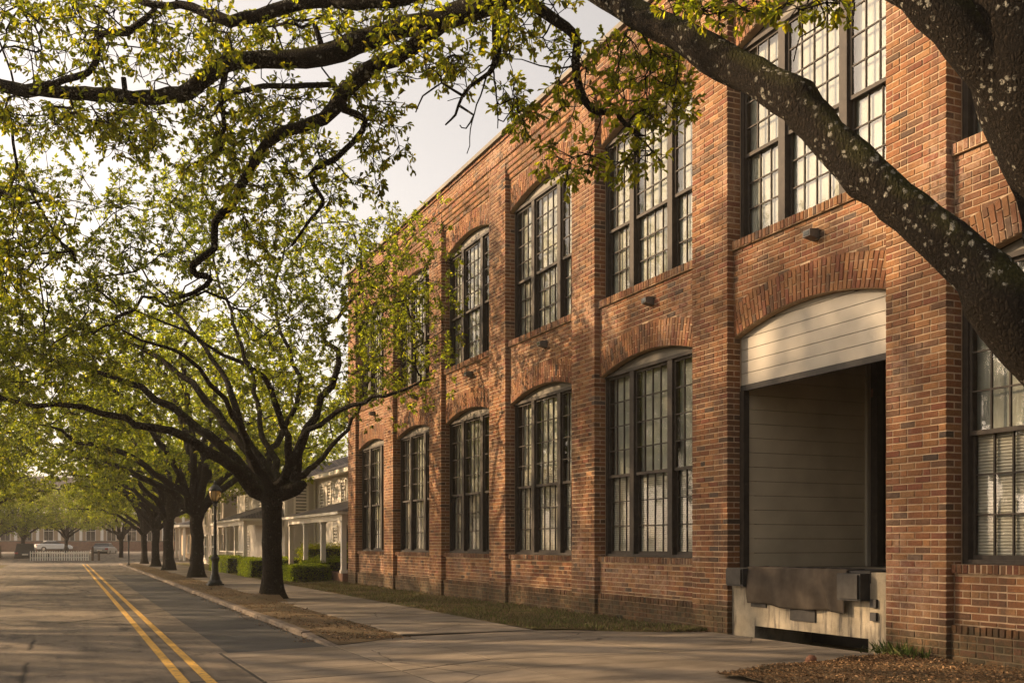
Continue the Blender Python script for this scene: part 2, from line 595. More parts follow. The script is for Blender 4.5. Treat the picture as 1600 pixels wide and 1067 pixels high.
def sheet(name, pts, z, mat, parent=None, kind='structure'):
    m = MB()
    n = len(pts)
    m.v = [(p[0], p[1], z if len(p) < 3 else p[2]) for p in pts]
    m.f = [tuple(range(n))]
    o = m.build(name, mat, parent)
    me = o.data
    if me.polygons[0].normal.z < 0:
        me.flip_normals()
    if kind: o['kind'] = kind
    return o


ground = sheet('ground', [(-700, -120), (900, -120), (900, 1500), (-700, 1500)], -0.035, M['turf'])
road = sheet('road', [(-3.9, -30), (kerb_x(-30) + 0.02, -30), (kerb_x(93) + 0.02, 93), (-3.1, 93)], 0.0, M['asphalt'])
cross_road = sheet('cross_road', [(-90, 93), (90, 93), (90, 101), (-90, 101)], 0.0, M['asphalt'])

# the older, darker patch of paving by the kerb
patch = MB()
for (y0, y1, x0, x1) in ((16.25, 60, 2.45, None),):
    n = 14
    for i in range(n):
        a, b = y0 + (y1 - y0) * i / n, y0 + (y1 - y0) * (i + 1) / n
        xa, xb = x0 + 0.012 * (a - 16), x0 + 0.012 * (b - 16)
        patch.quad((xa, a, 0.004), (kerb_x(a), a, 0.004), (kerb_x(b), b, 0.004), (xb, b, 0.004))
simple('gutter_asphalt', (0.062, 0.058, 0.052), 0.85, var=0.35, scale=1.1, bump=0.8, bscale=150)
po = patch.build('gutter_paving', M['gutter_asphalt'], road)

for k, off in enumerate((-0.15, 0.15)):
    m = MB()
    n = 40
    for i in range(n):
        a, b = -8 + 101 * i / n, -8 + 101 * (i + 1) / n
        xa, xb = 1.6 + off + 0.0115 * (a - 12.9), 1.6 + off + 0.0115 * (b - 12.9)
        m.quad((xa - 0.06, a, 0.008), (xa + 0.06, a, 0.008), (xb + 0.06, b, 0.008), (xb - 0.06, b, 0.008))
    m.build('yellow_line', M['yellow_paint'], road)

# kerb stones
kerb = sheet('kerb', [(kerb_x(16.4), 16.4), (kerb_x(16.4) + 0.17, 16.4), (kerb_x(92) + 0.17, 92), (kerb_x(92), 92)], 0.02, M['concrete'])
y = 16.35
while y < 91:
    L = 2.35
    h = 0.10 if y > 17 else 0.075
    e = 0.006
    x0, x1 = kerb_x(y), kerb_x(y + L)
    j = random.uniform(-0.008, 0.008)
    m = MB()
    a, b = y + e, y + L - e
    prof = [(0, -0.02), (0, h - 0.03), (0.03, h), (0.17, h), (0.17, -0.02)]
    s = len(m.v)
    for (yy, xx, drop) in ((a, x0, 0.05 if y < 17 else 0), (b, x1, 0)):
        for (px_, pz) in prof:
            m.v.append((xx + px_ + j, yy, pz - (drop if pz > 0 else 0) + j * 0.5))
    k = len(prof)
    for i in range(k - 1):
        m.f.append((i, i + 1, k + i + 1, k + i))
    m.f.append(tuple(range(k)))
    m.f.append(tuple(range(2 * k - 1, k - 1, -1)))
    m.build('kerb_stone', M['kerb_stone'], kerb)
    y += L

# planting strip, sidewalk, verge
strip = MB()
n = 120
for i in range(n):
    a, b = 16.42 + 76 * i / n, 16.42 + 76 * (i + 1) / n
    for j in range(4):
        u, v = j / 4, (j + 1) / 4

        def hp(y, t):
            y00 = 16.5 + .7 * t
            y = y00 + (y - 16.42) * (92.42 - y00) / 76
            x = kerb_x(y) + 0.15 + t * 1.5
            z = 0.075 + 0.05 * noise.noise(Vector((x * 1.3, y * 0.9, 0))) + 0.03 * math.sin(t * math.pi)
            z += 0.16 * math.exp(-((x - 5.75) ** 2 + (y - 30.2) ** 2) / 1.6)
            k_ = min(1, max(0, (y - y00) / 1.6))
            return (x, y, z * k_ + (1 - k_) * (.045 + .042 * t))
        strip.quad(hp(a, u), hp(a, v), hp(b, v), hp(b, u))
so = strip.build('planting_strip', M['soil'], None, True)
so['kind'] = 'structure'


def slab(parent, c, z0, mat=None, edge=0.012, name='paving_slab', tilt=0.0):
    """a concrete slab: corners c (4 xy pairs, counter-clockwise; optional z), a small arris, recessed joints all round"""
    cx, cy = sum(p[0] for p in c) / 4, sum(p[1] for p in c) / 4
    m = MB()

    def ins(p, d):
        v = Vector((cx - p[0], cy - p[1])).normalized() * d * 1.4
        return p[0] + v.x, p[1] + v.y
    lo = [ins(p, edge) for p in c]
    hi = [ins(p, edge + 0.006) for p in c]
    zz = [(p[2] if len(p) > 2 else z0) + random.uniform(-1, 1) * tilt for p in c]
    m.v = [(*p, -0.03) for p in lo] + [(*p, z - 0.005) for p, z in zip(lo, zz)] + [(*p, z) for p, z in zip(hi, zz)]
    for i in range(4):
        j = (i + 1) % 4
        m.f += [(i, j, 4 + j, 4 + i), (4 + i, 4 + j, 8 + j, 8 + i)]
    m.f.append((8, 9, 10, 11))
    return m.build(name, mat or M['concrete'], parent)


def walk_l(y): return 5.50 + 0.013 * (y - 17)
def walk_r(y): return 8.02 + 0.013 * (y - 17)


sidewalk = sheet('sidewalk', [(walk_l(17.2), 17.2), (walk_r(17.2), 17.2), (walk_r(92), 92), (walk_l(92), 92)], 0.097, M['dark_inside'])
y = 17.25
while y < 91:
    L = 2.45 if y < 60 else 4.9
    slab(sidewalk, [(walk_l(y), y), (walk_r(y), y), (walk_r(y + L), y + L), (walk_l(y + L), y + L)], 0.105, edge=.022, tilt=0.004)
    y += L

drv = MB()
slabs = []
xs = [2.35, 4.12, 5.52, 8.05, 10.72]
zs = [0.006, 0.03, 0.075, 0.095, 0.10]
ys = [(3.0, 6.3, 9.5, 12.75, 16.3), (3.0, 6.3, 9.5, 12.9, 16.5), (3.0, 6.3, 9.5, 13.3, 17.2), (3.0, 6.3, 9.6, 13.0, 17.22), (3.0, 6.3, 9.9, 12.9, 16.1)]
for i in range(4):
    for j in range(4):
        if i >= 3 and j < 2:
            continue
        slabs.append([(xs[i], ys[i][j], zs[i]), (xs[i + 1], ys[i + 1][j], zs[i + 1]),
                        (xs[i + 1], ys[i + 1][j + 1], zs[i + 1]), (xs[i], ys[i][j + 1], zs[i])])
        drv.quad(*[(a - (.035 if a < 2.4 else 0), b + (.03 if j == 3 else 0), c - .004) for a, b, c in slabs[-1]])
driveway = drv.build('driveway', M['dark_inside'])
driveway['kind'] = 'structure'
for c in slabs:
    slab(driveway, c, 0.05, edge=0.018)

# bed of bark chips by the building, near the oak, and the worn grass verge
def relief_sheet(name, fx0, fx1, y0, y1, nx, ny, zf, mat):
    m = MB()
    for j in range(ny + 1):
        yy = y0 + (y1 - y0) * j / ny
        for i in range(nx + 1):
            t = i / nx
            x = fx0(yy) * (1 - t) + fx1(yy) * t
            m.v.append((x, yy, zf(x, yy)))
    for j in range(ny):
        for i in range(nx):
            a = j * (nx + 1) + i
            m.f.append((a, a + 1, a + nx + 2, a + nx + 1))
    o = m.build(name, mat, None, True, fix=False)
    o['kind'] = 'structure'
    return o


def bed_z(x, y):
    return 0.135 + 0.03 * noise.noise(Vector((x * 2, y * 2, 3))) + 0.012 * noise.noise(Vector((x * 9, y * 9, 1)))


def verge_z(x, y):
    return 0.10 + 0.035 * noise.noise(Vector((x * 1.1, y * 0.8, 5))) + 0.012 * noise.noise(Vector((x * 7, y * 7, 2)))


def bed_edge(y):
    return 10.78 - min(1.0, max(0.0, (11.15 - y) / 0.75)) ** 0.75 * 3.6


bed = relief_sheet('bark_chip_bed', bed_edge, lambda y: 10.95, 3.0, 11.15, 40, 70, bed_z, M['soil'])
oak_pit = relief_sheet('oak_planting_bed', lambda y: 4.15, lambda y: 7.3, -4, 3.6, 20, 40, bed_z, M['soil'])


def verge_end(y):
    t = min(1.0, max(0.0, (y - 15.6) / 2.0))
    return 10.6 - (10.6 - walk_r(y)) * t ** 0.7


verge = relief_sheet('grass_verge', verge_end, lambda y: 10.95, 15.6, 46, 24, 160, verge_z, M['turf'])
lawn = relief_sheet('house_lawn', lambda y: walk_r(y) - 0.01, lambda y: 24.0, 46, 92, 24, 60, lambda x, y: 0.10 + 0.03 * noise.noise(Vector((x * .6, y * .6, 5))), M['turf'])


# ================================================================== SCATTERED GROUND COVER
def leaf_mesh(name, P, D, U, L, W, col, mat, six=False, fold=0.25):
    """N leaves: base P, direction D, face normal U, length L, width W"""
    N = len(P)
    D = D / np.linalg.norm(D, axis=1, keepdims=True)
    S = np.cross(D, U)
    S /= np.linalg.norm(S, axis=1, keepdims=True) + 1e-9
    Nn = np.cross(S, D)
    L, W = L[:, None], W[:, None]
    if six:
        a = [P, P + D * L * .38 + S * W * .36 + Nn * W * fold * .6, P + D * L * .72 + S * W * .5 + Nn * W * fold,
             P + D * L - Nn * L * .12, P + D * L * .72 - S * W * .5 + Nn * W * fold, P + D * L * .38 - S * W * .36 + Nn * W * fold * .6]
        V = np.stack(a, 1).reshape(-1, 3)
        b = np.arange(N)[:, None] * 6
        F = np.concatenate([b + np.array([[0, 3, 2, 1]]), b + np.array([[0, 5, 4, 3]])], 0)
        k = 6
    else:
        a = [P, P + D * L * .55 + S * W * .5 + Nn * W * fold, P + D * L, P + D * L * .55 - S * W * .5 + Nn * W * fold]
        V = np.stack(a, 1).reshape(-1, 3)
        F = np.arange(N)[:, None] * 4 + np.array([[0, 3, 2, 1]])
        k = 4
    C = np.repeat(col, k, axis=0)
    return np_mesh(name, V, F, mat, C)


def rand_unit(n):
    v = RNG.normal(size=(n, 3))
    return v / np.linalg.norm(v, axis=1, keepdims=True)


def palette(n, cols, w=None, jit=0.25):
    cols = np.array(cols)
    i = RNG.choice(len(cols), size=n, p=w)
    return np.clip(cols[i] * (1 + RNG.normal(0, jit, size=(n, 1))), 0.004, 0.9)


def scatter(name, n, xf, y0, y1, zf, blades, label, cat, cols, L, W, dens=None):
    y = y0 + (y1 - y0) * RNG.random(n) ** 1.5
    x = np.array([xf(v) for v in y])
    x = x[:, 0] + (x[:, 1] - x[:, 0]) * RNG.random(n)
    if dens is not None:
        keep = np.array([dens(a, b) for a, b in zip(x, y)]) > RNG.random(n)
        x, y = x[keep], y[keep]
        n = len(x)
    z = np.array([zf(a, b) for a, b in zip(x, y)])
    P = np.stack([x, y, z], 1)
    if blades:
        D = np.stack([RNG.normal(0, .45, n), RNG.normal(0, .45, n), np.ones(n)], 1)
        U = rand_unit(n)
    else:
        D = np.stack([RNG.normal(0, 1, n), RNG.normal(0, 1, n), RNG.normal(0, .25, n)], 1)
        U = np.stack([RNG.normal(0, .3, n), RNG.normal(0, .3, n), np.ones(n)], 1)
        P[:, 2] += 0.008
    me = leaf_mesh(name, P, D, U, RNG.uniform(*L, n), RNG.uniform(*W, n), palette(n, cols), M['litter'])
    o = bpy.data.objects.new(name, me)
    link(o)
    return tag(o, label, cat, kind='stuff')


GR = [(0.09, 0.12, 0.03), (0.13, 0.145, 0.042), (0.20, 0.17, 0.075), (0.22, 0.17, 0.09), (0.13, 0.10, 0.05), (0.10, 0.078, 0.04), (0.17, 0.12, 0.065)]
BR = [(0.10, 0.060, 0.030), (0.07, 0.042, 0.022), (0.15, 0.09, 0.045), (0.05, 0.033, 0.02), (0.20, 0.125, 0.065)]


def patchy(x, y):
    return 0.15 + max(0, 0.5 + 1.6 * noise.noise(Vector((x * .9, y * .7, 7))))


scatter('verge_grass', 46000, lambda y: (verge_end(y), 10.8), 15.8, 46, verge_z, True, 'thin worn grass between the sidewalk and the brick mill wall', 'grass', GR, (.04, .10), (.008, .015), patchy)
scatter('verge_leaf_litter', 7000, lambda y: (verge_end(y), 10.85), 15.6, 46, verge_z, False, 'dry leaf litter lying on the grass verge by the mill', 'leaf litter', BR, (.03, .06), (.015, .03))
scatter('bark_chips', 15000, lambda y: (bed_edge(y), 10.75), 11.12, 8.0, bed_z, False, 'brown bark chips covering the bed at the foot of the near pier', 'bark chips', [tuple(v * 1.7 for v in c) for c in BR], (.02, .06), (.012, .025))
scatter('strip_leaf_litter', 5200, lambda y: (kerb_x(y) + .16, walk_l(y)), 16.7, 75, lambda x, y: 0.10 + 0.05 * noise.noise(Vector((x * 1.3, y * 0.9, 0))) + 0.16 * math.exp(-((x - 5.75) ** 2 + (y - 30.2) ** 2) / 1.6), False,
        'dry leaves and bark litter on the tree strip along the kerb', 'leaf litter', [tuple(v * 1.5 for v in c) for c in BR], (.03, .07), (.015, .035))
scatter('gutter_leaf_litter', 2600, lambda y: (kerb_x(y) - .34, kerb_x(y) - .005), 17.5, 70, lambda x, y: 0.005, False,
        'rust brown leaves drifted into the gutter against the kerb', 'leaf litter', BR, (.03, .07), (.02, .04), lambda x, y: max(.05, 1 - (kerb_x(y) - x) * 3.2) * max(0.05, .5 + noise.noise(Vector((0, y * .5, 1)))))
scatter('lawn_grass', 9000, lambda y: (walk_r(y) + .05, 14), 46, 70, lambda x, y: 0.10, True, 'short lawn grass in front of the white house', 'grass', GR[:3], (.05, .09), (.012, .02))
# ================================================================== THE BRICK MILL
D, PITCH, PW = 10.75, 4.87, 1.105
CH, BL, JT = 0.0952, 0.2762, 0.0175           # course height, stretcher length, joint
PX = D + 0.13                                # panels between the piers
WX = D + 0.27                                # window frames
def yf(k): return 11.417 + PITCH * k         # far edge of pier k


K0, K1 = -2, 6
mill = root('brick_mill', (D, yf(K1), 0), 'long two storey red brick mill with piers, arched windows and a loading dock', 'building')

BR_COLS = np.array([(0.225, 0.088, 0.042), (0.20, 0.074, 0.037), (0.25, 0.108, 0.050), (0.18, 0.058, 0.034),
                    (0.14, 0.064, 0.038), (0.095, 0.051, 0.035), (0.07, 0.044, 0.037), (0.28, 0.132, 0.066)])
BR_W = np.array([.25, .22, .21, .10, .10, .035, .01, .075])
BQ = []      # bricks: (corners[4] in (y,z), front x, back x, colour)


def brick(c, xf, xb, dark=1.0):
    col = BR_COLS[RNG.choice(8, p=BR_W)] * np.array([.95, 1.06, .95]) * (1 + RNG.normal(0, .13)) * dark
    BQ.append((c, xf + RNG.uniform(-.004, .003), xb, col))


def rect(y0, y1, z0, z1, xf, xb, dark=1.0):
    if y1 - y0 < 0.035: return
    j = JT / 2
    t = RNG.normal(0, .0012, 4)
    brick([(y0 + j, z0 + j + t[0]), (y0 + j, z1 - j + t[1]), (y1 - j, z1 - j + t[2]), (y1 - j, z0 + j + t[3])], xf, xb, dark)


def course(y0, y1, i, xf, xb, off=0.0, z0=None, z1=None, dark=1.0):
    """one course of stretchers between y0 and y1 (clipped at both ends)"""
    za = i * CH if z0 is None else z0
    zb = za + CH if z1 is None else z1
    o = off + (BL / 2 if i % 2 else 0)
    if i % 7 == 3:                           # a header course now and then
        L = BL / 2
    else:
        L = BL
    n = math.floor((y0 - o) / L)
    y = o + n * L
    while y < y1:
        a, b = max(y, y0), min(y + L, y1)
        if b - a < 0.07 and b < y1 - 1e-4:   # no slivers
            y2 = y + L
            a, b = a, min(y2 + L, y1)
            y += L
        rect(a, b, za, zb, xf, xb, dark)
        y += L


def pier(k):
    f, n = yf(k), yf(k) - PW
    nc = int(11.62 / CH)
    for i in range(nc):
        za, zb = i * CH, (i + 1) * CH
        w = PW / 4
        cuts = [0, 1, 2, 3, 4] if i % 2 == 0 else [0, .5, 1.5, 2.5, 3.5, 4]
        if i % 5 == 2: cuts = [0, .5, 1, 1.5, 2.5, 3, 3.5, 4]
        for q in range(len(cuts) - 1):
            a, b = n + cuts[q] * w, n + cuts[q + 1] * w
            edge = q in (0, len(cuts) - 2)
            back = D + (0.135 if i % 2 == 0 else 0.27) if edge else D + 0.05
            rect(a, b, za, zb, D, back)
            if edge and i % 2 == 0:          # the second header seen on the pier's flank
                rect(*((a, a + 0.12) if q == 0 else (b - 0.12, b)), za, zb, D + 0.147, D + 0.27)


def arch_geo(k, zs, rise):
    y0, y1 = yf(k), yf(k + 1) - PW
    hw = (y1 - y0) / 2
    rad = (hw * hw + rise * rise) / (2 * rise)
    return (y0 + y1) / 2, zs + rise - rad, rad, hw


def arch(k, zs, rise, T=0.545):
    yc, zc, rad, hw = arch_geo(k, zs, rise)
    amax = math.asin(hw / rad)
    n = int(2 * amax * rad / CH)
    da = 2 * amax / n
    for i in range(n):
        a0, a1 = -amax + i * da, -amax + (i + 1) * da
        rings = [0, .5, 1] if i % 2 == 0 else [0, .25, .75, 1]
        for q in range(len(rings) - 1):
            r0, r1 = rad + T * rings[q] + JT / 2, rad + T * rings[q + 1] - JT / 2
            e0, e1 = JT / 2 / r0, JT / 2 / r1
            c = [(yc + r0 * math.sin(a0 + e0), zc + r0 * math.cos(a0 + e0)), (yc + r1 * math.sin(a0 + e1), zc + r1 * math.cos(a0 + e1)),
                 (yc + r1 * math.sin(a1 - e1), zc + r1 * math.cos(a1 - e1)), (yc + r0 * math.sin(a1 - e0), zc + r0 * math.cos(a1 - e0))]
            y0, y1 = yf(k) + .006, yf(k + 1) - PW - .006
            c = [(min(max(p[0], y0), y1), p[1]) for p in c]
            if abs(c[1][0] - c[2][0]) < .02 and abs(c[0][0] - c[3][0]) < .02: continue
            brick(c, PX - 0.006, WX + 0.02 if q == 0 else PX + .06)


def spandrel(k, zs, rise, ztop, T=0.545):
    """panel masonry above an arch"""
    yc, zc, rad, hw = arch_geo(k, zs, rise)
    y0, y1 = yf(k), yf(k + 1) - PW
    re = rad + T
    i = int(zs / CH)
    off = 0.07 * k
    while (i + .5) * CH < ztop:
        za, zb = i * CH, min((i + 1) * CH, ztop)
        zl = za + 0.75 * CH
        if zl - zc >= re:
            course(y0, y1, i, PX, PX + .06, off, za, zb)
        else:
            h = math.sqrt(max(0, re * re - (zl - zc) ** 2))
            if yc - h > y0 + .03: course(y0, yc - h, i, PX, PX + .06, off, za, zb)
            if yc + h < y1 - .03: course(yc + h, y1, i, PX, PX + .06, off, za, zb)
        i += 1
    # mortar behind it
    am = math.asin(min(1, hw / rad))
    arc = [(yc + (rad + .004) * math.sin(-am + 2 * am * q / 16), zc + (rad + .004) * math.cos(-am + 2 * am * q / 16)) for q in range(17)]
    arc = [(min(max(p[0], y0 + .001), y1 - .001), p[1]) for p in arc]
    for p, q in zip(arc[:-1], arc[1:]):
        s = len(mortar.v)
        for x in (PX + 0.009, WX + 0.015):
            mortar.v += [(x, p[0], p[1]), (x, q[0], q[1]), (x, q[0], ztop), (x, p[0], ztop)]
        mortar.f += [(s + 3, s + 2, s + 1, s), (s, s + 1, s + 5, s + 4)]


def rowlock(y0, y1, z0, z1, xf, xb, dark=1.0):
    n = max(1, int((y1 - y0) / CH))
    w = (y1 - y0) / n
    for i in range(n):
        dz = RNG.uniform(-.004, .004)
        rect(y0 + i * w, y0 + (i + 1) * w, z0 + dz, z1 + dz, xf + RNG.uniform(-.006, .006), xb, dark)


mortar = MB()
LOW = (1.395, 5.24, 0.285)                    # sill top, spring line, arch rise
UPP = (6.90, 10.22, 0.32)
for k in range(K0, K1 + 1):
    pier(k)
    f = yf(k)
    mortar.box(D + 0.010, WX + .3, f - PW + 0.009, f - 0.009, -0.2, 11.62)
    if k == K1: break
    y0, y1 = f, yf(k + 1) - PW
    if k != 0:
        for i in range(0, 5):
            course(y0, y1, i, PX - .055, PX + .02, 0.05 * k)
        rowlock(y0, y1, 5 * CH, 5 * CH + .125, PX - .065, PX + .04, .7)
        i = 6
        while (i + .5) * CH < 1.24:
            course(y0, y1, i, PX, PX + .05, 0.05 * k, max(i * CH, 5 * CH + .127), min((i + 1) * CH, 1.262))
            i += 1
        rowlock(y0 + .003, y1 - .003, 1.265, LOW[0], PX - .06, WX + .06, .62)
        mortar.box(PX + .009, WX + .2, y0 + .002, y1 - .002, -.2, 1.27)
        mortar.box(PX - .046, PX + .02, y0 + .002, y1 - .002, -.2, 5 * CH + .02)
        mortar.box(PX - .05, WX + .08, y0 + .002, y1 - .002, 1.272, LOW[0] - .008)
    arch(k, LOW[1], LOW[2])
    spandrel(k, LOW[1], LOW[2], 6.735)
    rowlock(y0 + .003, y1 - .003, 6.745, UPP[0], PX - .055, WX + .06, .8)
    mortar.box(PX - .045, WX + .08, y0 + .002, y1 - .002, 6.745, UPP[0] - .008)
    arch(k, UPP[1], UPP[2])
    spandrel(k, UPP[1], UPP[2], 11.05)
    # corbelled courses under the frieze
    z = 11.05
    i = int(z / CH)
    for st, (dz, pr) in enumerate(((CH * 1.4, .04), (CH * 1.4, .075), (CH * 1.4, .11), (CH * 1.6, .128))):
        course(y0, y1, i + st, PX - pr, PX + .05, .1 * st, z + .028, z + dz)
        mortar.box(PX - pr + .012, WX, y0 + .002, y1 - .002, z + .028, z + dz)
        mortar.box(PX - pr + .06, WX, y0 + .002, y1 - .002, z, z + .03)
        z += dz
ya, yb = yf(K0) - PW, yf(K1)
z = 11.62
for q, (n, pr) in enumerate(((1, .03), (4, .012), (1, .05))):
    for r in range(n):
        course(ya, yb, 122 + q * 5 + r, D - pr, D + .06, .03, z, z + CH)
        z += CH
mortar.box(D - .004, D + .5, ya + .004, yb - .004, 11.62, z)
mo = mortar.build('mortar', M['mortar'], mill)

cop = MB()
cop.prism([(D - .13, z + .002), (D - .13, z + .11), (D - .10, z + .13), (D + .55, z + .16), (D + .55, z + .002)], 'y', ya - .06, yb + .06)
cop.build('coping', M['coping'], mill)

# structure behind the masonry skin
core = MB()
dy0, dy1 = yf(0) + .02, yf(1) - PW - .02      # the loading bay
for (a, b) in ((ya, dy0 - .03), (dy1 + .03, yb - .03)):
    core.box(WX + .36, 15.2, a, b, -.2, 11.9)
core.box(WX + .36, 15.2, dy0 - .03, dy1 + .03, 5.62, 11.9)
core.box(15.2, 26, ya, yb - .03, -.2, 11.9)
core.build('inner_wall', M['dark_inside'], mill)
endw = MB()
endw.box(D + .3, 26, yb - .028, yb, -.2, 12.1)
endw.build('end_wall', M['far_brick'], mill)
MB().box(D + .45, 26, ya, yb - .04, 11.93, 12.0).build('roof', M['roof_felt'], mill)


def brick_arrays(bs):
    n = len(bs)
    V = np.zeros((n, 12, 3))
    C = np.zeros((n, 12, 3))
    for q, (c, xf, xb, col) in enumerate(bs):
        c = np.array(c)
        ctr = c.mean(0)
        d = c - ctr
        ln = np.abs(d) + 1e-6
        ins = d * np.clip(1 - 0.0045 / ln, 0, 1)
        V[q, 0:4, 1:], V[q, 0:4, 0] = c, xb
        V[q, 4:8, 1:], V[q, 4:8, 0] = c, xf + .005
        V[q, 8:12, 1:], V[q, 8:12, 0] = ctr + ins, xf
        C[q] = col
    f = [(8, 9, 10, 11)]
    for i in range(4):
        j = (i + 1) % 4
        f += [(i, j, 4 + j, 4 + i)[::-1], (4 + i, 4 + j, 8 + j, 8 + i)[::-1]]
    # corners run (y0,z0),(y0,z1),(y1,z1),(y1,z0): the front face looks to -X
    F = (np.arange(n)[:, None, None] * 12 + np.array(f)[None]).reshape(-1, 4)
    return V.reshape(-1, 3), F, np.clip(C.reshape(-1, 3), .01, .8)


LIMB = [(985, 30), (1110, 95), (1250, 165), (1300, 230), (1360, 290), (1430, 340), (1490, 390), (1535, 450), (1580, 505), (1640, 580)]
rank = []
for q, (c, xf, xb, col) in enumerate(BQ):
    ctr = (xf, sum(p[0] for p in c) / 4, sum(p[1] for p in c) / 4)
    if xf > PX + .02: continue
    x, y_, zc_ = proj(ctr)
    if not (1075 < x < 1598 and 2 < y_ < 1062): continue
    if min(math.hypot(x - a, y_ - b) for a, b in LIMB) < 92: continue
    if x > 1400 and y_ < 40 + (x - 1400) * 1.6: continue
    c0, c1 = proj((xf, *c[0])), proj((xf, *c[2]))
    rank.append((-abs(c1[0] - c0[0]) * abs(c1[1] - c0[1]), q))
rank.sort()
chosen = set(q for _, q in rank[:300])
for q in sorted(chosen):
    V, F, C = brick_arrays([BQ[q]])
    link(bpy.data.objects.new('brick', np_mesh('brick', V, F, M['brick'], C)), mill)
V, F, C = brick_arrays([b for q, b in enumerate(BQ) if q not in chosen])
bw = link(bpy.data.objects.new('brickwork', np_mesh('brickwork', V, F, M['brick'], C)), mill)
bw['kind'] = 'stuff'

# ------------------------------------------------------------------ mill windows
SINGLE_PANES = {(0, 1), (1, 0), (1, 1), (-1, 0), (2, 1)}
pane_budget = [300]


def mill_window(k, fl):
    zb, zs, rise = (LOW, UPP)[fl]
    y0, y1 = yf(k) + .012, yf(k + 1) - PW - .012
    zt = zs - .01
    fr, mu = .085, .17
    m = MB()
    xo, xi = WX, WX + .17
    m.box(xo, xi, y0, y0 + fr, zb, zt)
    m.box(xo, xi, y1 - fr, y1, zb, zt)
    m.box(xo - .03, xi, y0 - .0, y1, zt, zt + .07)          # head
    m.box(xo - .015, xi, y0 + fr, y1 - fr, zb - .002, zb + .055)      # timber sill
    pw = (y1 - y0 - 2 * fr - 2 * mu) / 10
    s0 = y0 + fr
    secs = [(s0, 3), (s0 + 3 * pw + mu, 4), (s0 + 7 * pw + 2 * mu, 3)]
    for (sy, n) in secs[:2]:
        m.box(xo - .02, xi, sy + n * pw, sy + n * pw + mu, zb + .055, zt)
    w = m.build('window', M['frame_paint'], mill)
    # tympanum board under the brick arch
    yc, zc, rad, hw = arch_geo(k, zs, rise)
    am = math.asin((hw - .012) / rad)
    pts = [(yc + (rad - .006) * math.sin(-am + 2 * am * q / 18), zc + (rad - .006) * math.cos(-am + 2 * am * q / 18)) for q in range(19)]
    z_top = zt + .071
    pts = [(a, max(b, z_top + .001)) for a, b in pts]
    pts = [(pts[-1][0], z_top)] + pts[::-1] + [(pts[0][0], z_top)]
    t = MB().prism(pts, 'x', WX + .035, WX + .14)
    t.build('arched_board', M['tympanum'], w)
    zb2, zt2 = zb + .055, zt
    meet = zb2 + (zt2 - zb2) * 3.06 / 7.0
    us, ls = MB(), MB()
    panes = []
    for (sy, n) in secs:
        a, b = sy + .002, sy + n * pw - .002
        for (sash, xa, xb, z0, z1, rows) in ((us, WX + .03, WX + .075, meet - .03, zt2, 4), (ls, WX + .085, WX + .13, zb2, meet + .03, 3)):
            st = .045
            sash.box(xa, xb, a, a + st, z0, z1)
            sash.box(xa, xb, b - st, b, z0, z1)
            sash.box(xa, xb, a + st, b - st, z0, z0 + .06)
            sash.box(xa, xb, a + st, b - st, z1 - .05, z1)
            gy0, gy1, gz0, gz1 = a + st, b - st, z0 + .06, z1 - .05
            for c in range(1, n):
                yy = gy0 + (gy1 - gy0) * c / n
                sash.box(xa + .006, xb - .006, yy - .011, yy + .011, gz0, gz1)
            for r in range(1, rows):
                zz = gz0 + (gz1 - gz0) * r / rows
                for c in range(n):
                    ya_, yb_ = gy0 + (gy1 - gy0) * c / n, gy0 + (gy1 - gy0) * (c + 1) / n
                    sash.box(xa + .006, xb - .006, ya_ + (.0115 if c else 0), yb_ - (.0115 if c < n - 1 else 0), zz - .011, zz + .011)
            for r in range(rows):
                for c in range(n):
                    panes.append(((xa + xb) / 2, gy0 + (gy1 - gy0) * c / n, gy0 + (gy1 - gy0) * (c + 1) / n,
                                  gz0 + (gz1 - gz0) * r / rows, gz0 + (gz1 - gz0) * (r + 1) / rows))
    us.build('upper_sash', M['frame_paint'], w)
    ls.build('lower_sash', M['frame_paint'], w)
    rest = MB()
    cache = {}
    for (x, a, b, c, d) in panes:
        px_, py_, _ = proj((x, (a + b) / 2, (c + d) / 2))
        # each pane is set a hair out of true, as old glazing is
        ry, rz = RNG.normal(0, R(.28)), RNG.normal(0, R(.28))
        seen = px_ < 1610 and py_ > -5
        # the pier in front hides the near end of every window
        xe, _, _ = proj((D, yf(k), (c + d) / 2))
        if (k, fl) in SINGLE_PANES and seen and px_ < xe + 4 and pane_budget[0] > 0:
            pane_budget[0] -= 1
            key = (round(b - a, 4), round(d - c, 4))
            if key not in cache:
                hy, hz = (b - a) / 2 - .001, (d - c) / 2 - .001
                mm = MB().box(-.002, .002, -hy, hy, -hz, hz)
                me = bpy.data.meshes.new('pane')
                me.from_pydata(mm.v, [], mm.f)
                me.materials.append(M['glass'])
                cache[key] = me
            o = bpy.data.objects.new('pane', cache[key])
            o.location = (x, (a + b) / 2, (c + d) / 2)
            o.rotation_euler = (0, ry, rz)
            link(o, w)
        else:
            hy, hz = (b - a) / 2 - .001, (d - c) / 2 - .001
            cy, cz = (a + b) / 2, (c + d) / 2
            s = len(rest.v)
            for sx in (-.002, .002):
                for (u, v) in ((-hy, -hz), (hy, -hz), (hy, hz), (-hy, hz)):
                    rest.v.append((x + sx + ry * v - rz * u, cy + u, cz + v))
            for q in ((0, 3, 2, 1), (4, 5, 6, 7), (0, 1, 5, 4), (1, 2, 6, 5), (2, 3, 7, 6), (3, 0, 4, 7)):
                rest.f.append(tuple(s + i for i in q))
    if rest.v:
        o = rest.build('panes', M['glass'], w)
        o['kind'] = 'stuff'
    # blinds and curtains inside
    xb = WX + .15
    a, b = y0 - .25, y1 + .25
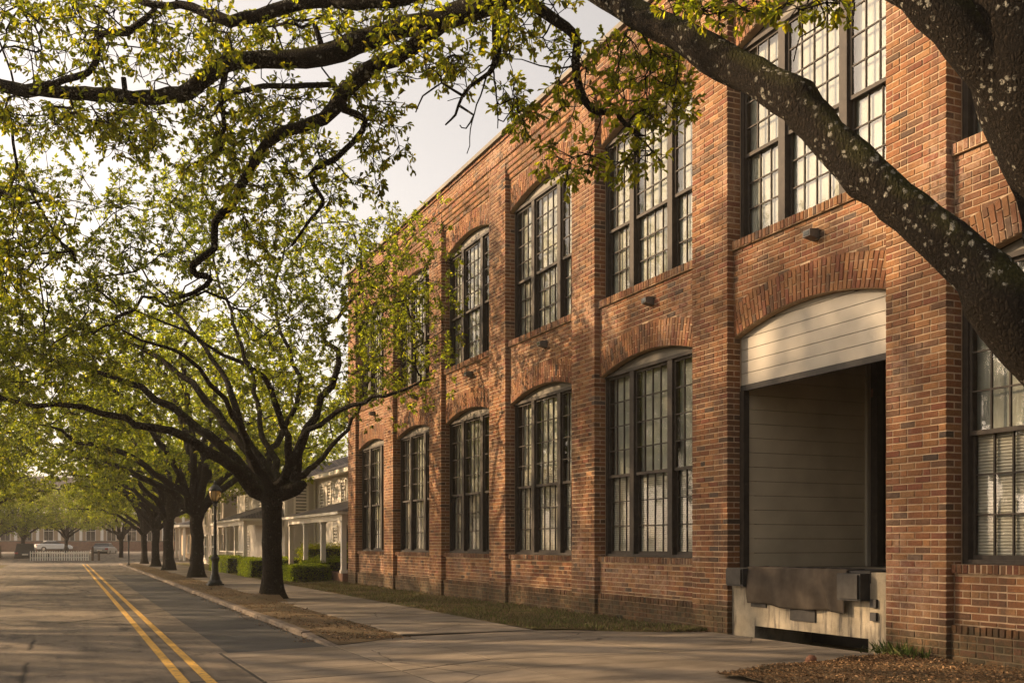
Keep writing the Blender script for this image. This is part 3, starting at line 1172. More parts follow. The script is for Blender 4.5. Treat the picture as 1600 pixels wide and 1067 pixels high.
    if fl == 0:
        h = meet + RNG.choice([-.55, -.1, .10, .02, .02, .45])
        MB().box(xb, xb + .012, a, b, zb + .02, h).build('blind', M['blind'], w)
        MB().box(xb + .03, xb + .04, a, b, h - .3, zt).build('curtain', M['curtain'], w)
    else:
        MB().box(xb + .0, xb + .01, a, b, zb + .02, zt).build('curtain', M['curtain'], w)
    return w


for k in range(K0, K1):
    for fl in (0, 1):
        if k == 0 and fl == 0: continue
        mill_window(k, fl)

# ------------------------------------------------------------------ small lights on the spandrels
for k in range(-1, K1):
    yc = (yf(k) + yf(k + 1) - PW) / 2 - .28
    m = MB()
    m.box(PX - .03, PX + .01, yc - .07, yc + .07, 6.36, 6.52)
    m.prism([(PX - .20, 6.40), (PX - .20, 6.50), (PX - .04, 6.53), (PX - .031, 6.53), (PX - .031, 6.37)], 'y', yc - .085, yc + .085)
    o = m.build('wall_light', M['fixture'], mill)
    MB().box(PX - .206, PX - .201, yc - .06, yc + .06, 6.415, 6.485).build('lens', M['dark_glass'], o)

# ------------------------------------------------------------------ loading bay
HEAD = 4.41
yc, zc, rad, hw = arch_geo(0, LOW[1], LOW[2])
door = MB()
door.box(WX - .01, WX + .06, dy0, dy1, HEAD - .10, HEAD - .004)
door = door.build('dock_door', M['dock_plate'], mill)
lev = [HEAD + .205 * i for i in range(6)]
for i in range(6):
    z0 = lev[i] + .004
    z1 = lev[i + 1] - .006 if i < 5 else 6
    ys_ = np.linspace(dy0 - .004, dy1 + .004, 25)
    top = [min(z1, zc + math.sqrt(max(0, (rad - .004) ** 2 - (v - yc) ** 2))) for v in ys_]
    pts = [(v, t_) for v, t_ in zip(ys_, top) if t_ > z0 + .006]
    if len(pts) < 3: continue
    poly = [(pts[0][0], z0)] + pts + [(pts[-1][0], z0)]
    MB().prism(poly, 'x', WX + .012, WX + .05).build('door_panel', M['door_panel'], door)
MB().box(WX + .051, WX + .08, dy0, dy1, HEAD - .05, 5.6).build('door_backing', M['dark_inside'], door)

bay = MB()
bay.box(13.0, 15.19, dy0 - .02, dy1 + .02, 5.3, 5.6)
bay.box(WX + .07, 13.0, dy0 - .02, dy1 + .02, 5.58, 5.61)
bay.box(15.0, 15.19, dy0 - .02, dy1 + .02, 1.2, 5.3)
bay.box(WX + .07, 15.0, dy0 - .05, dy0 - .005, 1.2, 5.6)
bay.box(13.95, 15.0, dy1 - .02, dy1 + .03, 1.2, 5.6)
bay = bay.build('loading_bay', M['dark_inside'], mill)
MB().box(D + .16, 15.0, dy0, dy1, 1.05, 1.245).build('bay_floor', M['dock_concrete'], bay)
for (a, b) in ((dy1 - .10, dy1 + .01), (dy0 - .01, dy0 + .07)):
    MB().box(WX - .02, WX + .10, a, b, 1.245, HEAD - .1).build('door_jamb', M['frame_paint'], bay)
z0 = 1.25
while z0 < 5.5:
    MB().box(WX + .10, 13.72, dy1 - .075, dy1 - .02, z0 + .003, min(z0 + .245, 5.55)).build('wall_panel', M['inner_panel'], bay)
    z0 += .25
MB().box(13.722, 13.80, dy1 - .14, dy1 - .02, 1.25, 5.5).build('corner_trim', M['door_panel'], bay)
MB().box(13.81, 13.95, dy1 - .3, dy1 - .02, 1.25, 5.5).build('inner_door_frame', M['frame_paint'], bay)
MB().box(13.79, 13.81, dy1 - .19, dy1 - .15, 4.35, 4.5).build('junction_box', M['rust'], bay)
MB().box(14.4, 14.45, dy1 - 1.3, dy1 - .35, 1.25, 3.6).build('inner_door', M['dock_plate'], bay)

dk = MB()
fx = D + .10
dk.box(fx, D + 1.4, dy0 - .018, dy0 + .42, -.1, .30)
dk.box(fx, D + 1.4, dy1 - .62, dy1 + .018, -.1, .29)
dk.box(fx - .004, D + .5, dy0 - .018, dy1 + .018, .28, 1.08)
dk.box(fx - .006, D + .5, dy0 - .018, dy0 + .36, 1.07, 1.246)
dk.box(fx - .006, D + .5, dy1 - .5, dy1 + .018, 1.07, 1.246)
dk = dk.build('dock_wall', M['dock_concrete'], mill)
MB().box(D + 1.3, D + 1.4, dy0, dy1, -.1, 1.06).build('pit_back', M['dark_inside'], dk)
MB().box(fx - .02, D + 1.3, dy0 + .36, dy1 - .5, 1.085, 1.262).build('dock_leveller', M['dock_plate'], dk)
for (a, b, z0, z1, d_) in ((dy1 - .52, dy1 - .05, .94, 1.245, .20), (dy0 + .38, dy0 + .86, .83, 1.225, .22)):
    m = MB()
    m.box(fx - d_ + .03, fx - .008, a, b, z0, z1)
    bp = m.build('bumper', M['rubber'], dk)
    m = MB()
    m.box(fx - d_ - .005, fx - d_ + .029, a + .03, b - .03, z0 + .03, z1 - .02)
    m.build('bumper_pad', M['dock_plate'], bp)
for (a, b, z0, z1) in ((dy0 + 1.55, dy0 + 2.15, .44, .80), (dy1 - .95, dy1 - .55, .60, .95)):
    MB().box(fx - .03, fx - .006, a, b, z0, z1).build('steel_plate', M['dock_plate'], dk)
for z0 in (.55, .74):
    MB().box(fx - .05, fx - .006, dy0 + .22, dy0 + .34, z0, z0 + .12).build('bracket', M['rubber'], dk)

# the grey tarpaulin hung over the leveller lip
tp = MB()
ty0, ty1 = dy0 + .80, dy1 - .50
nu, nv = 60, 22
for j in range(nv + 1):
    for i in range(nu + 1):
        u, v = i / nu, j / nv
        yy = ty0 + (ty1 - ty0) * u
        fold = .035 * math.sin(u * 21 + 1.2 * v) * v + .05 * math.exp(-((u - .26 + .17 * v) / .035) ** 2) * (.3 + v)
        fold += .03 * math.exp(-((u - .16 + .05 * v) / .03) ** 2)
        bottom = .62 + .035 * u + .02 * math.sin(u * 9)
        zz = 1.275 - (1.275 - bottom) * v
        tp.v.append((fx - .055 - fold - .04 * math.sin(v * 2.6), yy, zz))
for j in range(nv):
    for i in range(nu):
        a = j * (nu + 1) + i
        tp.f.append((a, a + 1, a + nu + 2, a + nu + 1))
# folded back over the platform edge
s = len(tp.v)
for i in range(nu + 1):
    yy = ty0 + (ty1 - ty0) * i / nu
    tp.v.append((fx + .28, yy, 1.277 + .006 * math.sin(i * .9)))
for i in range(nu):
    tp.f.append((i + 1, i, s + i, s + i + 1))
to = tp.build('dock_tarpaulin', M['tarp'], None, True)
md = to.modifiers.new('thickness', 'SOLIDIFY')
md.thickness = 0.006
tag(to, 'creased dark grey tarpaulin hanging over the loading dock edge between the bumpers', 'tarpaulin')

# a rusty stone and a tuft of weeds by the near pier
rk = MB()
rp = at(1267, 1046, 13.8)
rk.lathe([(.055, -.06), (.075, .0), (.078, .025), (.064, .06), (.04, .08), (.01, .088)], (rp.x, rp.y, .11), 12)
for i, v in enumerate(rk.v):
    nz = noise.noise(Vector(v) * 9) * .018
    rk.v[i] = (v[0] + nz, v[1] - nz, v[2] + nz * .5)
tag(rk.build('stone', M['rust'], None, True), 'small rounded rust brown stone at the edge of the bark chip bed', 'stone')

nw = 260
wc = np.array([D - .16, 10.95, .12])
wp = wc + RNG.normal(0, 1, (nw, 3)) * np.array([.09, .26, .0])
wd = np.stack([RNG.normal(-.2, .5, nw), RNG.normal(0, .5, nw), RNG.uniform(.5, 1.2, nw)], 1)
wme = leaf_mesh('weed_tuft', wp, wd, rand_unit(nw), RNG.uniform(.08, .26, nw), RNG.uniform(.012, .03, nw),
                palette(nw, [(.04, .065, .015), (.07, .095, .022), (.10, .10, .035)]), M['litter'])
tag(link(bpy.data.objects.new('weed_tuft', wme)), 'tuft of green weeds growing at the foot of the near pier', 'weeds', kind='stuff')
# ================================================================== TREES
class Tree:
    """a branching skeleton: drawn limbs, then twigs reaching for points spread through the crown"""

    def __init__(self, seed):
        self.p, self.par, self.r, self.main = [], [], [], []
        self.rng = np.random.default_rng(seed)
        self.tips = []
        self.burls = []

    def node(self, p, par, r=0.0, main=False):
        self.p.append(np.array(p, float))
        self.par.append(par)
        self.r.append(r)
        self.main.append(main)
        return len(self.p) - 1

    def limb(self, pts, radii, parent=-1, step=0.25, wob=0.02):
        """a drawn limb through pts (Catmull-Rom); returns the indices of its nodes"""
        pts = [np.array(q, float) for q in pts]
        ext = [2 * pts[0] - pts[1]] + pts + [2 * pts[-1] - pts[-2]]
        ids = []
        last = parent
        for s in range(len(pts) - 1):
            p0, p1, p2, p3 = ext[s:s + 4]
            n = max(2, int(np.linalg.norm(p2 - p1) / step))
            for i in range(n + (1 if s == len(pts) - 2 else 0)):
                t = i / n
                q = 0.5 * ((2 * p1) + (p2 - p0) * t + (2 * p0 - 5 * p1 + 4 * p2 - p3) * t * t + (3 * p1 - p0 - 3 * p2 + p3) * t ** 3)
                q = q + self.rng.normal(0, wob, 3) * (1 if s + i else 0)
                r = radii[s] * (1 - t) + radii[s + 1] * t
                last = self.node(q, last, r, True)
                ids.append(last)
        return ids

    def reach(self, targets, r_tip=0.004, crook=0.10, skip_below=0.0, step=0.3):
        T = np.array(targets)
        P = np.zeros((len(self.p) + len(T) * 12, 3))
        n0 = len(self.p)
        P[:n0] = np.array(self.p)
        ok = np.zeros(len(P), bool)
        ok[:n0] = [m and q[2] > skip_below for m, q in zip(self.main, self.p)]
        cnt = n0
        d0 = np.array([np.min(np.sum((P[:n0][ok[:n0]] - t) ** 2, 1)) for t in T])
        for ti in np.argsort(d0):
            t = T[ti]
            d2 = np.sum((P[:cnt] - t) ** 2, 1)
            d2[~ok[:cnt]] = 1e9
            a = int(np.argmin(d2))
            L = math.sqrt(d2[a])
            pa = self.par[a]
            dr = P[a] - P[pa] if pa >= 0 else np.array([0, 0, 1.0])
            dr = dr / (np.linalg.norm(dr) + 1e-9)
            k = int(min(10, max(2, L / step)))
            c = P[a] + dr * L * 0.35 + self.rng.normal(0, crook * L, 3)
            last = a
            for i in range(1, k + 1):
                u = i / k
                q = (1 - u) ** 2 * P[a] + 2 * u * (1 - u) * c + u * u * t
                if i < k: q = q + self.rng.normal(0, crook * .35 * L / k * 1.6, 3)
                last = self.node(q, last, r_tip)
                P[cnt] = q
                ok[cnt] = True
                cnt += 1
            self.tips.append(last)

    def thicken(self, e=2.35, r_tip=0.004):
        n = len(self.p)
        acc = np.zeros(n)
        kids = [0] * n
        for i in range(n - 1, -1, -1):
            kids[i] += 0
            pr = max(r_tip ** e, acc[i])
            if self.main[i]:
                self.r[i] = max(self.r[i], min(pr ** (1 / e), self.r[i] * 1.03 + .002))
            else:
                self.r[i] = pr ** (1 / e)
            if self.par[i] >= 0:
                acc[self.par[i]] += pr

    def wood(self, bulge=0.0, sides=(16, 9, 6, 4)):
        n = len(self.p)
        ch = [[] for _ in range(n)]
        for i in range(n):
            if self.par[i] >= 0: ch[self.par[i]].append(i)
        follow = [-1] * n
        for i in range(n):
            if ch[i]:
                m = [c for c in ch[i] if self.main[c]] if self.main[i] else []
                follow[i] = m[0] if m else max(ch[i], key=lambda c: self.r[c])
        V, F = [], []
        for i in range(n):
            pa = self.par[i]
            if pa >= 0 and follow[pa] == i: continue
            chain, q = [], i
            while q >= 0:
                chain.append(q)
                q = follow[q]
            pts = [self.p[c] for c in chain]
            rad = [self.r[c] for c in chain]
            if pa >= 0:
                pts = [self.p[pa]] + pts
                rad = [min(self.r[pa], rad[0] * 1.5)] + rad
            if len(pts) < 2: continue
            rm = max(rad)
            ns = sides[0] if rm > .12 else sides[1] if rm > .04 else sides[2] if rm > .015 else sides[3]
            pts = np.array(pts)
            tang = np.gradient(pts, axis=0)
            tang /= np.linalg.norm(tang, axis=1, keepdims=True) + 1e-9
            up = np.cross(tang[0], [0.31, 0.95, 0.1])
            up /= np.linalg.norm(up) + 1e-9
            s = len(V)
            ang = np.arange(ns) * 2 * math.pi / ns
            for j in range(len(pts)):
                up = up - tang[j] * np.dot(up, tang[j])
                up /= np.linalg.norm(up) + 1e-9
                w = np.cross(tang[j], up)
                ring = pts[j] + rad[j] * (np.cos(ang)[:, None] * up + np.sin(ang)[:, None] * w)
                if bulge and rad[j] > .05:
                    for m_ in range(ns):
                        v = Vector(ring[m_])
                        k_ = bulge * (noise.noise(v * 2.6) * .9 + noise.noise(v * 7.0) * .45 + noise.noise(v * 19.0) * .22)
                        ring[m_] = pts[j] + (ring[m_] - pts[j]) * (1 + k_ + sum(a_ * math.exp(-((v - c_).length / s_) ** 2) for c_, s_, a_ in self.burls))
                V.extend(ring)
            for j in range(len(pts) - 1):
                for m_ in range(ns):
                    b = (m_ + 1) % ns
                    F.append((s + j * ns + m_, s + j * ns + b, s + (j + 1) * ns + b, s + (j + 1) * ns + m_))
        return np.array(V), np.array(F)

    def foliage(self, name, mat, cols, w, subs, per, spread, L, W, six=False, twigs=True, droop=0.25):
        """sprays of leaves at every tip; returns (leaf mesh, twig verts, twig faces)"""
        rng = self.rng
        tip = np.array([self.p[i] for i in self.tips])
        dr = np.array([self.p[i] - self.p[self.par[i]] for i in self.tips])
        dr /= np.linalg.norm(dr, axis=1, keepdims=True) + 1e-9
        n = len(tip)
        B = np.repeat(tip, subs, 0)
        off = rng.normal(size=(n * subs, 3))
        off /= np.linalg.norm(off, axis=1, keepdims=True)
        off = off + np.repeat(dr, subs, 0) * .8 + np.array([0, 0, -droop * .5])
        off /= np.linalg.norm(off, axis=1, keepdims=True)
        E = B + off * rng.uniform(.35, 1.0, (n * subs, 1)) * spread
        tone = np.repeat(rng.normal(0, .22, n), subs)
        m = n * subs
        Pl = np.repeat(E, per, 0)
        Bl = np.repeat(B, per, 0)
        t = rng.uniform(0, .55, (m * per, 1)) ** 1.5
        Pl = Pl * (1 - t) + Bl * t
        D_ = rng.normal(size=(m * per, 3))
        D_ /= np.linalg.norm(D_, axis=1, keepdims=True)
        D_ = D_ + np.repeat(off, per, 0) * .9 + np.array([0, 0, -droop])
        D_ /= np.linalg.norm(D_, axis=1, keepdims=True)
        U = rng.normal(size=(m * per, 3)) * .75 + np.array([0, 0, 1.0])
        N = m * per
        ci = rng.choice(len(cols), size=N, p=w)
        C = np.array(cols)[ci] * np.clip(1 + np.repeat(tone, per)[:, None] + rng.normal(0, .16, (N, 1)), .35, 1.9)
        me = leaf_mesh(name, Pl, D_, U, rng.uniform(*L, N), rng.uniform(*W, N), C, mat, six)
        tv = tf = None
        if twigs:
            d = E - B
            s1 = np.cross(d, [0.3, 0.2, 0.9])
            s1 /= np.linalg.norm(s1, axis=1, keepdims=True) + 1e-9
            s2 = np.cross(d, s1)
            s2 /= np.linalg.norm(s2, axis=1, keepdims=True) + 1e-9
            rr = .004
            mid = (B + E) / 2 + rng.normal(0, spread * .07, B.shape)
            ring = []
            for (c, k) in ((B, 1.2), (mid, .9), (E, .5)):
                for a in range(3):
                    ring.append(c + (s1 * math.cos(a * 2.094) + s2 * math.sin(a * 2.094)) * rr * k)
            tv = np.stack(ring, 1).reshape(-1, 3)
            f = []
            for j in range(2):
                for a in range(3):
                    b = (a + 1) % 3
                    f.append((j * 3 + a, j * 3 + b, j * 3 + 3 + b, j * 3 + 3 + a))
            tf = (np.arange(m)[:, None, None] * 9 + np.array(f)[None]).reshape(-1, 4)
        return me, tv, tf


def finish_tree(t, rt, wood_mat, leaf_args, bulge=0.0, local=None, sides=(16, 9, 6, 4)):
    """trunk-and-limbs mesh and crown mesh as children of rt; local: shift that brings the base to the origin"""
    V, F = t.wood(bulge, sides)
    me, tv, tf = t.foliage('crown', *leaf_args)
    if tv is not None:
        F = np.concatenate([F, tf + len(V)], 0)
        V = np.concatenate([V, tv], 0)
    wood = bpy.data.objects.new('trunk', np_mesh('trunk', V, F, wood_mat, None, True))
    crown = bpy.data.objects.new('crown', me)
    for o in (wood, crown):
        COL.objects.link(o)
        o.parent = rt
        if local is not None:
            o.matrix_parent_inverse = Matrix.Translation(-Vector(local))
    return wood, crown


# ---------------------------------------------------------------- the near oak, whose limbs reach over the street
OAKC = [(0.072, 0.088, 0.017), (0.105, 0.12, 0.022), (0.15, 0.155, 0.026), (0.21, 0.195, 0.028), (0.10, 0.088, 0.02)]
OAKW = [.30, .28, .22, .12, .08]
oak = Tree(5)
ob = at(1800, 850, 6.3)
base = np.array([ob.x, ob.y, 0.05])


def px_limb(pts, parent=-1, step=.14, wob=.008):
    """pts: (px, py, depth, width in px)"""
    P = [np.array(at(a, b, c)) for a, b, c, w in pts]
    r = [w / 2 / FOC * c for a, b, c, w in pts]
    return oak.limb(P, r, parent, step, wob)


def near(ids, px, py):
    return min(ids, key=lambda i: math.hypot(proj(oak.p[i])[0] - px, proj(oak.p[i])[1] - py))


tr = oak.limb([base + [0, 0, -.3], base + [0, 0, .3], base + [-.03, 0, 1.0], np.array(at(1790, 800, 6.3)), np.array(at(1770, 690, 6.25))],
              [.85, .62, .50, .46, .45], -1, .2, .012)
A = px_limb([(1740, 645, 6.2, 140), (1650, 560, 6.1, 116), (1578, 492, 6.1, 92), (1515, 408, 6.2, 76), (1450, 350, 6.4, 66), (1378, 296, 6.6, 62),
             (1312, 228, 6.9, 61), (1246, 162, 7.2, 60), (1178, 120, 7.5, 56), (1108, 82, 7.8, 50), (1030, 40, 8.2, 45), (960, 2, 8.6, 40),
             (900, -28, 8.9, 38), (850, -34, 9.1, 37), (790, -8, 9.4, 40), (720, 22, 9.7, 36), (650, 42, 9.9, 34), (585, 58, 10.1, 33), (530, 76, 10.2, 33), (480, 93, 10.3, 30),
             (410, 93, 10.4, 27), (350, 100, 10.5, 26), (312, 128, 10.5, 26), (282, 147, 10.6, 25), (225, 152, 10.7, 22), (150, 148, 10.8, 21), (60, 143, 10.9, 20), (-20, 130, 11, 19), (-140, 105, 11.2, 15), (-260, 110, 11.4, 8)], tr[-1], .13, .01)
Bk = px_limb([(1765, 520, 6.4, 200), (1705, 340, 6.4, 185), (1640, 190, 6.4, 168), (1592, 60, 6.4, 160), (1570, -80, 6.4, 152), (1560, -260, 6.5, 140), (1590, -480, 6.7, 120), (1560, -700, 7, 80)], tr[-1], .14, .012)
Bf = px_limb([(1600, 160, 6.35, 96), (1515, 60, 6.35, 72), (1455, 10, 6.4, 64), (1395, -35, 6.5, 60), (1290, -90, 6.8, 68), (1200, -190, 7.2, 56), (1080, -300, 7.8, 40), (950, -380, 8.5, 26)], near(Bk, 1615, 170), .14, .01)
B2 = px_limb([(690, 38, 9.8, 26), (630, 84, 9.9, 24), (568, 114, 9.9, 24), (536, 150, 10, 24), (505, 186, 10.1, 20), (452, 205, 10.2, 17), (416, 226, 10.3, 17), (395, 258, 10.4, 16),
              (376, 290, 10.4, 16), (360, 322, 10.5, 14), (335, 346, 10.5, 12), (333, 388, 10.6, 11), (302, 414, 10.6, 12), (306, 430, 10.7, 11), (330, 438, 10.7, 9), (281, 465, 10.8, 6)], near(A, 690, 32), .10, .006)
B3 = px_limb([(538, 172, 10, 12), (572, 190, 10, 10), (552, 220, 10.1, 9), (526, 246, 10.1, 9), (485, 272, 10.2, 8), (500, 302, 10.3, 7), (505, 319, 10.3, 6), (485, 342, 10.4, 5), (458, 382, 10.5, 4)], near(B2, 532, 160), .10, .006)
B4 = px_limb([(760, -40, 9.2, 30), (650, -8, 9.4, 26), (575, 2, 9.6, 24), (500, 2, 9.8, 22), (450, 10, 9.9, 21), (400, 26, 10, 20), (360, 32, 10, 18), (322, 20, 10.1, 15), (280, 8, 10.2, 12), (225, 6, 10.3, 10), (170, -20, 10.4, 6)], near(A, 880, -25), .12, .008)
B5 = px_limb([(240, 18, 10.3, 9), (218, 38, 10.3, 11), (200, 52, 10.4, 12), (156, 55, 10.5, 12), (151, 94, 10.6, 11), (136, 115, 10.6, 11), (100, 126, 10.7, 11), (55, 138, 10.8, 11)], near(B4, 240, 8), .10, .006)
B6 = px_limb([(815, -5, 9.1, 22), (850, 20, 9.1, 18), (884, 42, 9.1, 16), (901, 66, 9.1, 14), (902, 115, 9.1, 13), (912, 156, 9.1, 12), (936, 176, 9.1, 11), (962, 172, 9.1, 9), (977, 192, 9.1, 7), (1002, 214, 9.1, 5)], near(A, 800, -10), .09, .006)
B7 = px_limb([(785, -5, 9.3, 16), (776, 40, 9.3, 13), (775, 88, 9.3, 16), (765, 110, 9.3, 7), (722, 150, 9.3, 5), (712, 180, 9.3, 4), (696, 196, 9.3, 2.5)], near(A, 790, -8), .09, .006)
B8 = px_limb([(356, 100, 10.5, 10), (345, 150, 10.4, 8), (350, 200, 10.4, 6), (345, 232, 10.5, 6), (372, 262, 10.5, 4)], near(A, 352, 100), .1, .006)
B9 = px_limb([(520, 132, 10, 9), (440, 135, 10, 8), (390, 138, 10.2, 8), (350, 158, 10.3, 7), (338, 175, 10.3, 5)], near(B2, 536, 150), .1, .006)
for (a, b, c) in (((196, 148), (193, 122), 10.7), ((500, 64), (492, 40), 10.2)):
    px_limb([(*a, c, 9), (*b, c, 8)], near(A, *a), .1, .0)
# bare dead twigs against the sky
for tw in ([(776, 98), (745, 120), (725, 150), (700, 158)], [(765, 108), (750, 150), (737, 190), (730, 240)], [(770, 105), (775, 150), (778, 200)], [(740, 180), (728, 200), (718, 196)],
           [(865, 30), (850, 60), (866, 85), (872, 88)], [(905, 100), (870, 108), (830, 98), (800, 92)], [(690, 130), (660, 150), (650, 175)], [(978, 200), (1010, 225), (1035, 255)],
           [(1258, -20), (1290, 30), (1250, 60), (1240, 95)], [(1330, -30), (1335, 20), (1325, 35)]):
    pr = B7 if tw[0][0] < 800 else (B6 if tw[0][0] < 1100 else Bf)
    px_limb([(x, y_, 9.2 if tw[0][0] < 1100 else 7.0, 3.2 - .6 * i) for i, (x, y_) in enumerate(tw)], near(pr, *tw[0]), .06, .006)

clumps = [  # px, py, rx, ry, number, depth from, to
    (50, 35, 90, 50, 30, 9, 12.5), (170, 25, 90, 40, 26, 9.2, 12.5), (300, 45, 70, 40, 22, 9.5, 12), (110, 95, 90, 35, 22, 9.8, 12), (240, 95, 50, 35, 12, 9.8, 12),
    (370, 65, 60, 35, 24, 9.6, 12), (460, 50, 60, 40, 22, 9.6, 12), (560, 30, 70, 30, 22, 9.2, 11.5), (640, 90, 60, 40, 18, 9.2, 11), (660, 20, 60, 25, 14, 9, 11),
    (110, 190, 75, 28, 30, 10, 12.5), (195, 185, 60, 32, 30, 10, 12.5), (215, 225, 40, 18, 12, 10, 12), (25, 185, 40, 35, 14, 10, 12), (30, 330, 45, 50, 24, 9.5, 11.5), (20, 410, 45, 50, 26, 9.5, 11.5), (85, 375, 35, 35, 10, 9.8, 11.5),
    (330, 150, 50, 40, 22, 9.8, 11.5), (430, 160, 70, 35, 22, 9.6, 11.5), (380, 205, 60, 35, 26, 9.8, 11.5), (330, 240, 50, 35, 18, 9.8, 11.5), (480, 235, 55, 30, 15, 9.8, 11.2), (590, 215, 50, 40, 14, 9.5, 11),
    (570, 150, 50, 35, 18, 9.5, 11), (430, 285, 60, 35, 14, 9.8, 11.5), (540, 285, 50, 30, 9, 9.6, 11), (395, 350, 40, 50, 15, 10, 11.5), (350, 300, 35, 30, 10, 10, 11.5), (700, 105, 40, 30, 14, 9, 10.5), (755, 30, 50, 30, 16, 8.8, 10),
    (800, 60, 30, 35, 10, 8.8, 9.8), (815, 155, 35, 30, 14, 8.9, 9.8), (870, 90, 40, 30, 5, 8.7, 9.6), (950, 85, 60, 35, 10, 8.5, 9.6), (1000, 105, 50, 40, 11, 8.4, 9.5), (1035, 110, 30, 30, 10, 8.3, 9.3), (950, 140, 50, 40, 8, 8.6, 9.6),
    (885, 165, 35, 45, 7, 8.7, 9.6), (1000, 185, 32, 28, 12, 8.6, 9.5), (890, 245, 40, 26, 12, 8.8, 9.6), (990, 245, 36, 14, 8, 8.8, 9.5), (1045, 150, 28, 20, 8, 8.4, 9.2), (1270, 4, 50, 12, 9, 6.8, 7.8), (1140, 10, 50, 18, 10, 7.2, 8.4), (1075, 8, 40, 14, 8, 7.4, 8.6),
    (850, 8, 60, 14, 12, 8.4, 9.6), (100, -90, 240, 70, 60, 9, 14), (480, -90, 220, 70, 60, 8.5, 13), (850, -130, 240, 80, 50, 7.5, 12), (1250, -200, 200, 90, 40, 6.5, 10), (1600, -330, 200, 150, 50, 5.5, 9), (-150, 90, 120, 110, 50, 9, 13)]
tg = []
g_ = np.random.default_rng(21)
for (cx, cy, rx, ry, n, za, zb) in clumps:
    for _ in range(n):
        a, r_ = g_.uniform(0, 6.283), math.sqrt(g_.uniform(0, 1))
        tg.append(at(cx + rx * r_ * math.cos(a), cy + ry * r_ * math.sin(a), g_.uniform(za, zb)))
oak.burls = [(at(a, b, c), s, k) for a, b, c, s, k in ((1238, 120, 7.1, .22, .30), (1330, 290, 6.75, .16, .22), (1462, 350, 6.2, .2, .2), (1560, 520, 6.0, .25, .28), (1600, 470, 6.0, .22, .25), (1120, 110, 7.8, .2, .15), (1400, 330, 6.5, .12, .2), (1590, 120, 6.2, .3, .2), (1500, 60, 6.3, .2, .25), (1530, 470, 6.0, .12, .25))]
oak.reach(tg, .0042, .13, 3.0, .18)
oak.thicken(2.3, .0042)
oak_root = root('oak_tree', tuple(base), 'huge near oak with lichen spotted mossy limb sweeping across the mill front', 'tree')
finish_tree(oak, oak_root, M['oak_bark'], (M['oak_leaf'], OAKC, OAKW, 4, 7, .23, (.05, .085), (.022, .036), True, True, .35), .13, base, (36, 16, 7, 4))

# ---------------------------------------------------------------- the first street tree, drawn limb by limb
ELM = [(0.066, 0.084, 0.017), (0.092, 0.112, 0.022), (0.13, 0.145, 0.027), (0.185, 0.178, 0.030), (0.050, 0.064, 0.014)]
ELMW = [.30, .30, .2, .08, .12]
t1 = Tree(9)
tb = np.array([5.80, 30.25, 0.10])
Z1 = 30.0


def l1(pts, parent, step=.45, wob=.055):
    P = [np.array(at(a, b, c)) for a, b, c, w in pts]
    return t1.limb(P, [w * .40 / FOC * c for a, b, c, w in pts], parent, step, wob)


trunk = t1.limb([tb + [0, 0, -.25], tb + [0, 0, .12], tb + [0, 0, .5], np.array(at(425, 860, Z1)), np.array(at(425, 800, Z1)), np.array(at(425, 772, Z1))],
                [.58, .40, .305, .275, .28, .34], -1, .2, .01)
top = trunk[-1]
t1.limb([t1.p[top] + [.2, -.1, 0], np.array(at(462, 762, Z1 - .3)), np.array(at(477, 755, Z1 - .4))], [.25, .22, .09], top, .15, .0)
l1([(412, 772, 30, 32), (388, 752, 29.8, 27), (350, 718, 29.4, 22), (300, 688, 29, 18), (240, 668, 28.5, 15), (190, 653, 28, 13), (125, 636, 27.5, 11), (50, 629, 27, 9), (-40, 632, 26.5, 6), (-110, 645, 26.2, 3)], top)
l1([(404, 762, 30.2, 26), (350, 700, 30.4, 19), (310, 668, 30.6, 17), (270, 638, 30.8, 15), (220, 608, 31, 13), (150, 580, 31.2, 10), (90, 564, 31.4, 8), (0, 552, 31.6, 6), (-90, 556, 31.8, 3)], top)
l1([(412, 752, 30.4, 22), (380, 694, 31, 17), (350, 660, 31.6, 15), (325, 632, 32, 14), (298, 600, 32.5, 12), (268, 570, 33, 10), (215, 540, 33.5, 8), (140, 512, 34, 6), (60, 500, 34.4, 3)], top)
l1([(420, 748, 30.2, 20), (394, 698, 30.8, 16), (371, 648, 31.2, 14), (360, 612, 31.6, 12), (343, 580, 32, 10), (318, 540, 32.4, 8), (285, 500, 32.8, 6), (240, 440, 33.2, 4), (210, 380, 33.5, 2.5)], top)
l1([(442, 752, 29.8, 20), (448, 700, 29.4, 15), (440, 662, 29, 13), (430, 628, 28.8, 12), (414, 592, 28.6, 10), (378, 566, 28.4, 8), (320, 538, 28.2, 6), (250, 500, 28, 4), (180, 470, 27.8, 2.5)], top)
l6 = l1([(462, 752, 29.8, 26), (463, 708, 29.8, 20), (480, 672, 29.8, 17), (500, 624, 29.8, 14), (528, 586, 29.8, 12), (530, 550, 29.8, 11), (505, 512, 30, 8), (560, 460, 30.2, 6), (565, 400, 30.4, 5), (545, 345, 30.6, 3)], top)
l1([(470, 686, 29.7, 12), (500, 660, 29.3, 10), (550, 634, 28.8, 9), (590, 619, 28.4, 8), (632, 609, 28.1, 6), (680, 590, 27.8, 3)], l6[3])
l1([(436, 750, 30.5, 18), (426, 706, 31.5, 13), (446, 662, 32.5, 11), (472, 610, 33.5, 9), (440, 520, 34.2, 7), (430, 440, 34.8, 5), (450, 360, 35, 3)], top)
l1([(450, 756, 30.6, 16), (480, 735, 32, 12), (520, 700, 33.5, 9), (560, 640, 35, 6), (590, 560, 36, 3)], top)
l1([(418, 756, 29.4, 18), (398, 720, 28, 14), (378, 668, 26.6, 11), (330, 600, 25.2, 9), (260, 545, 24, 6), (180, 505, 23.2, 3)], top)
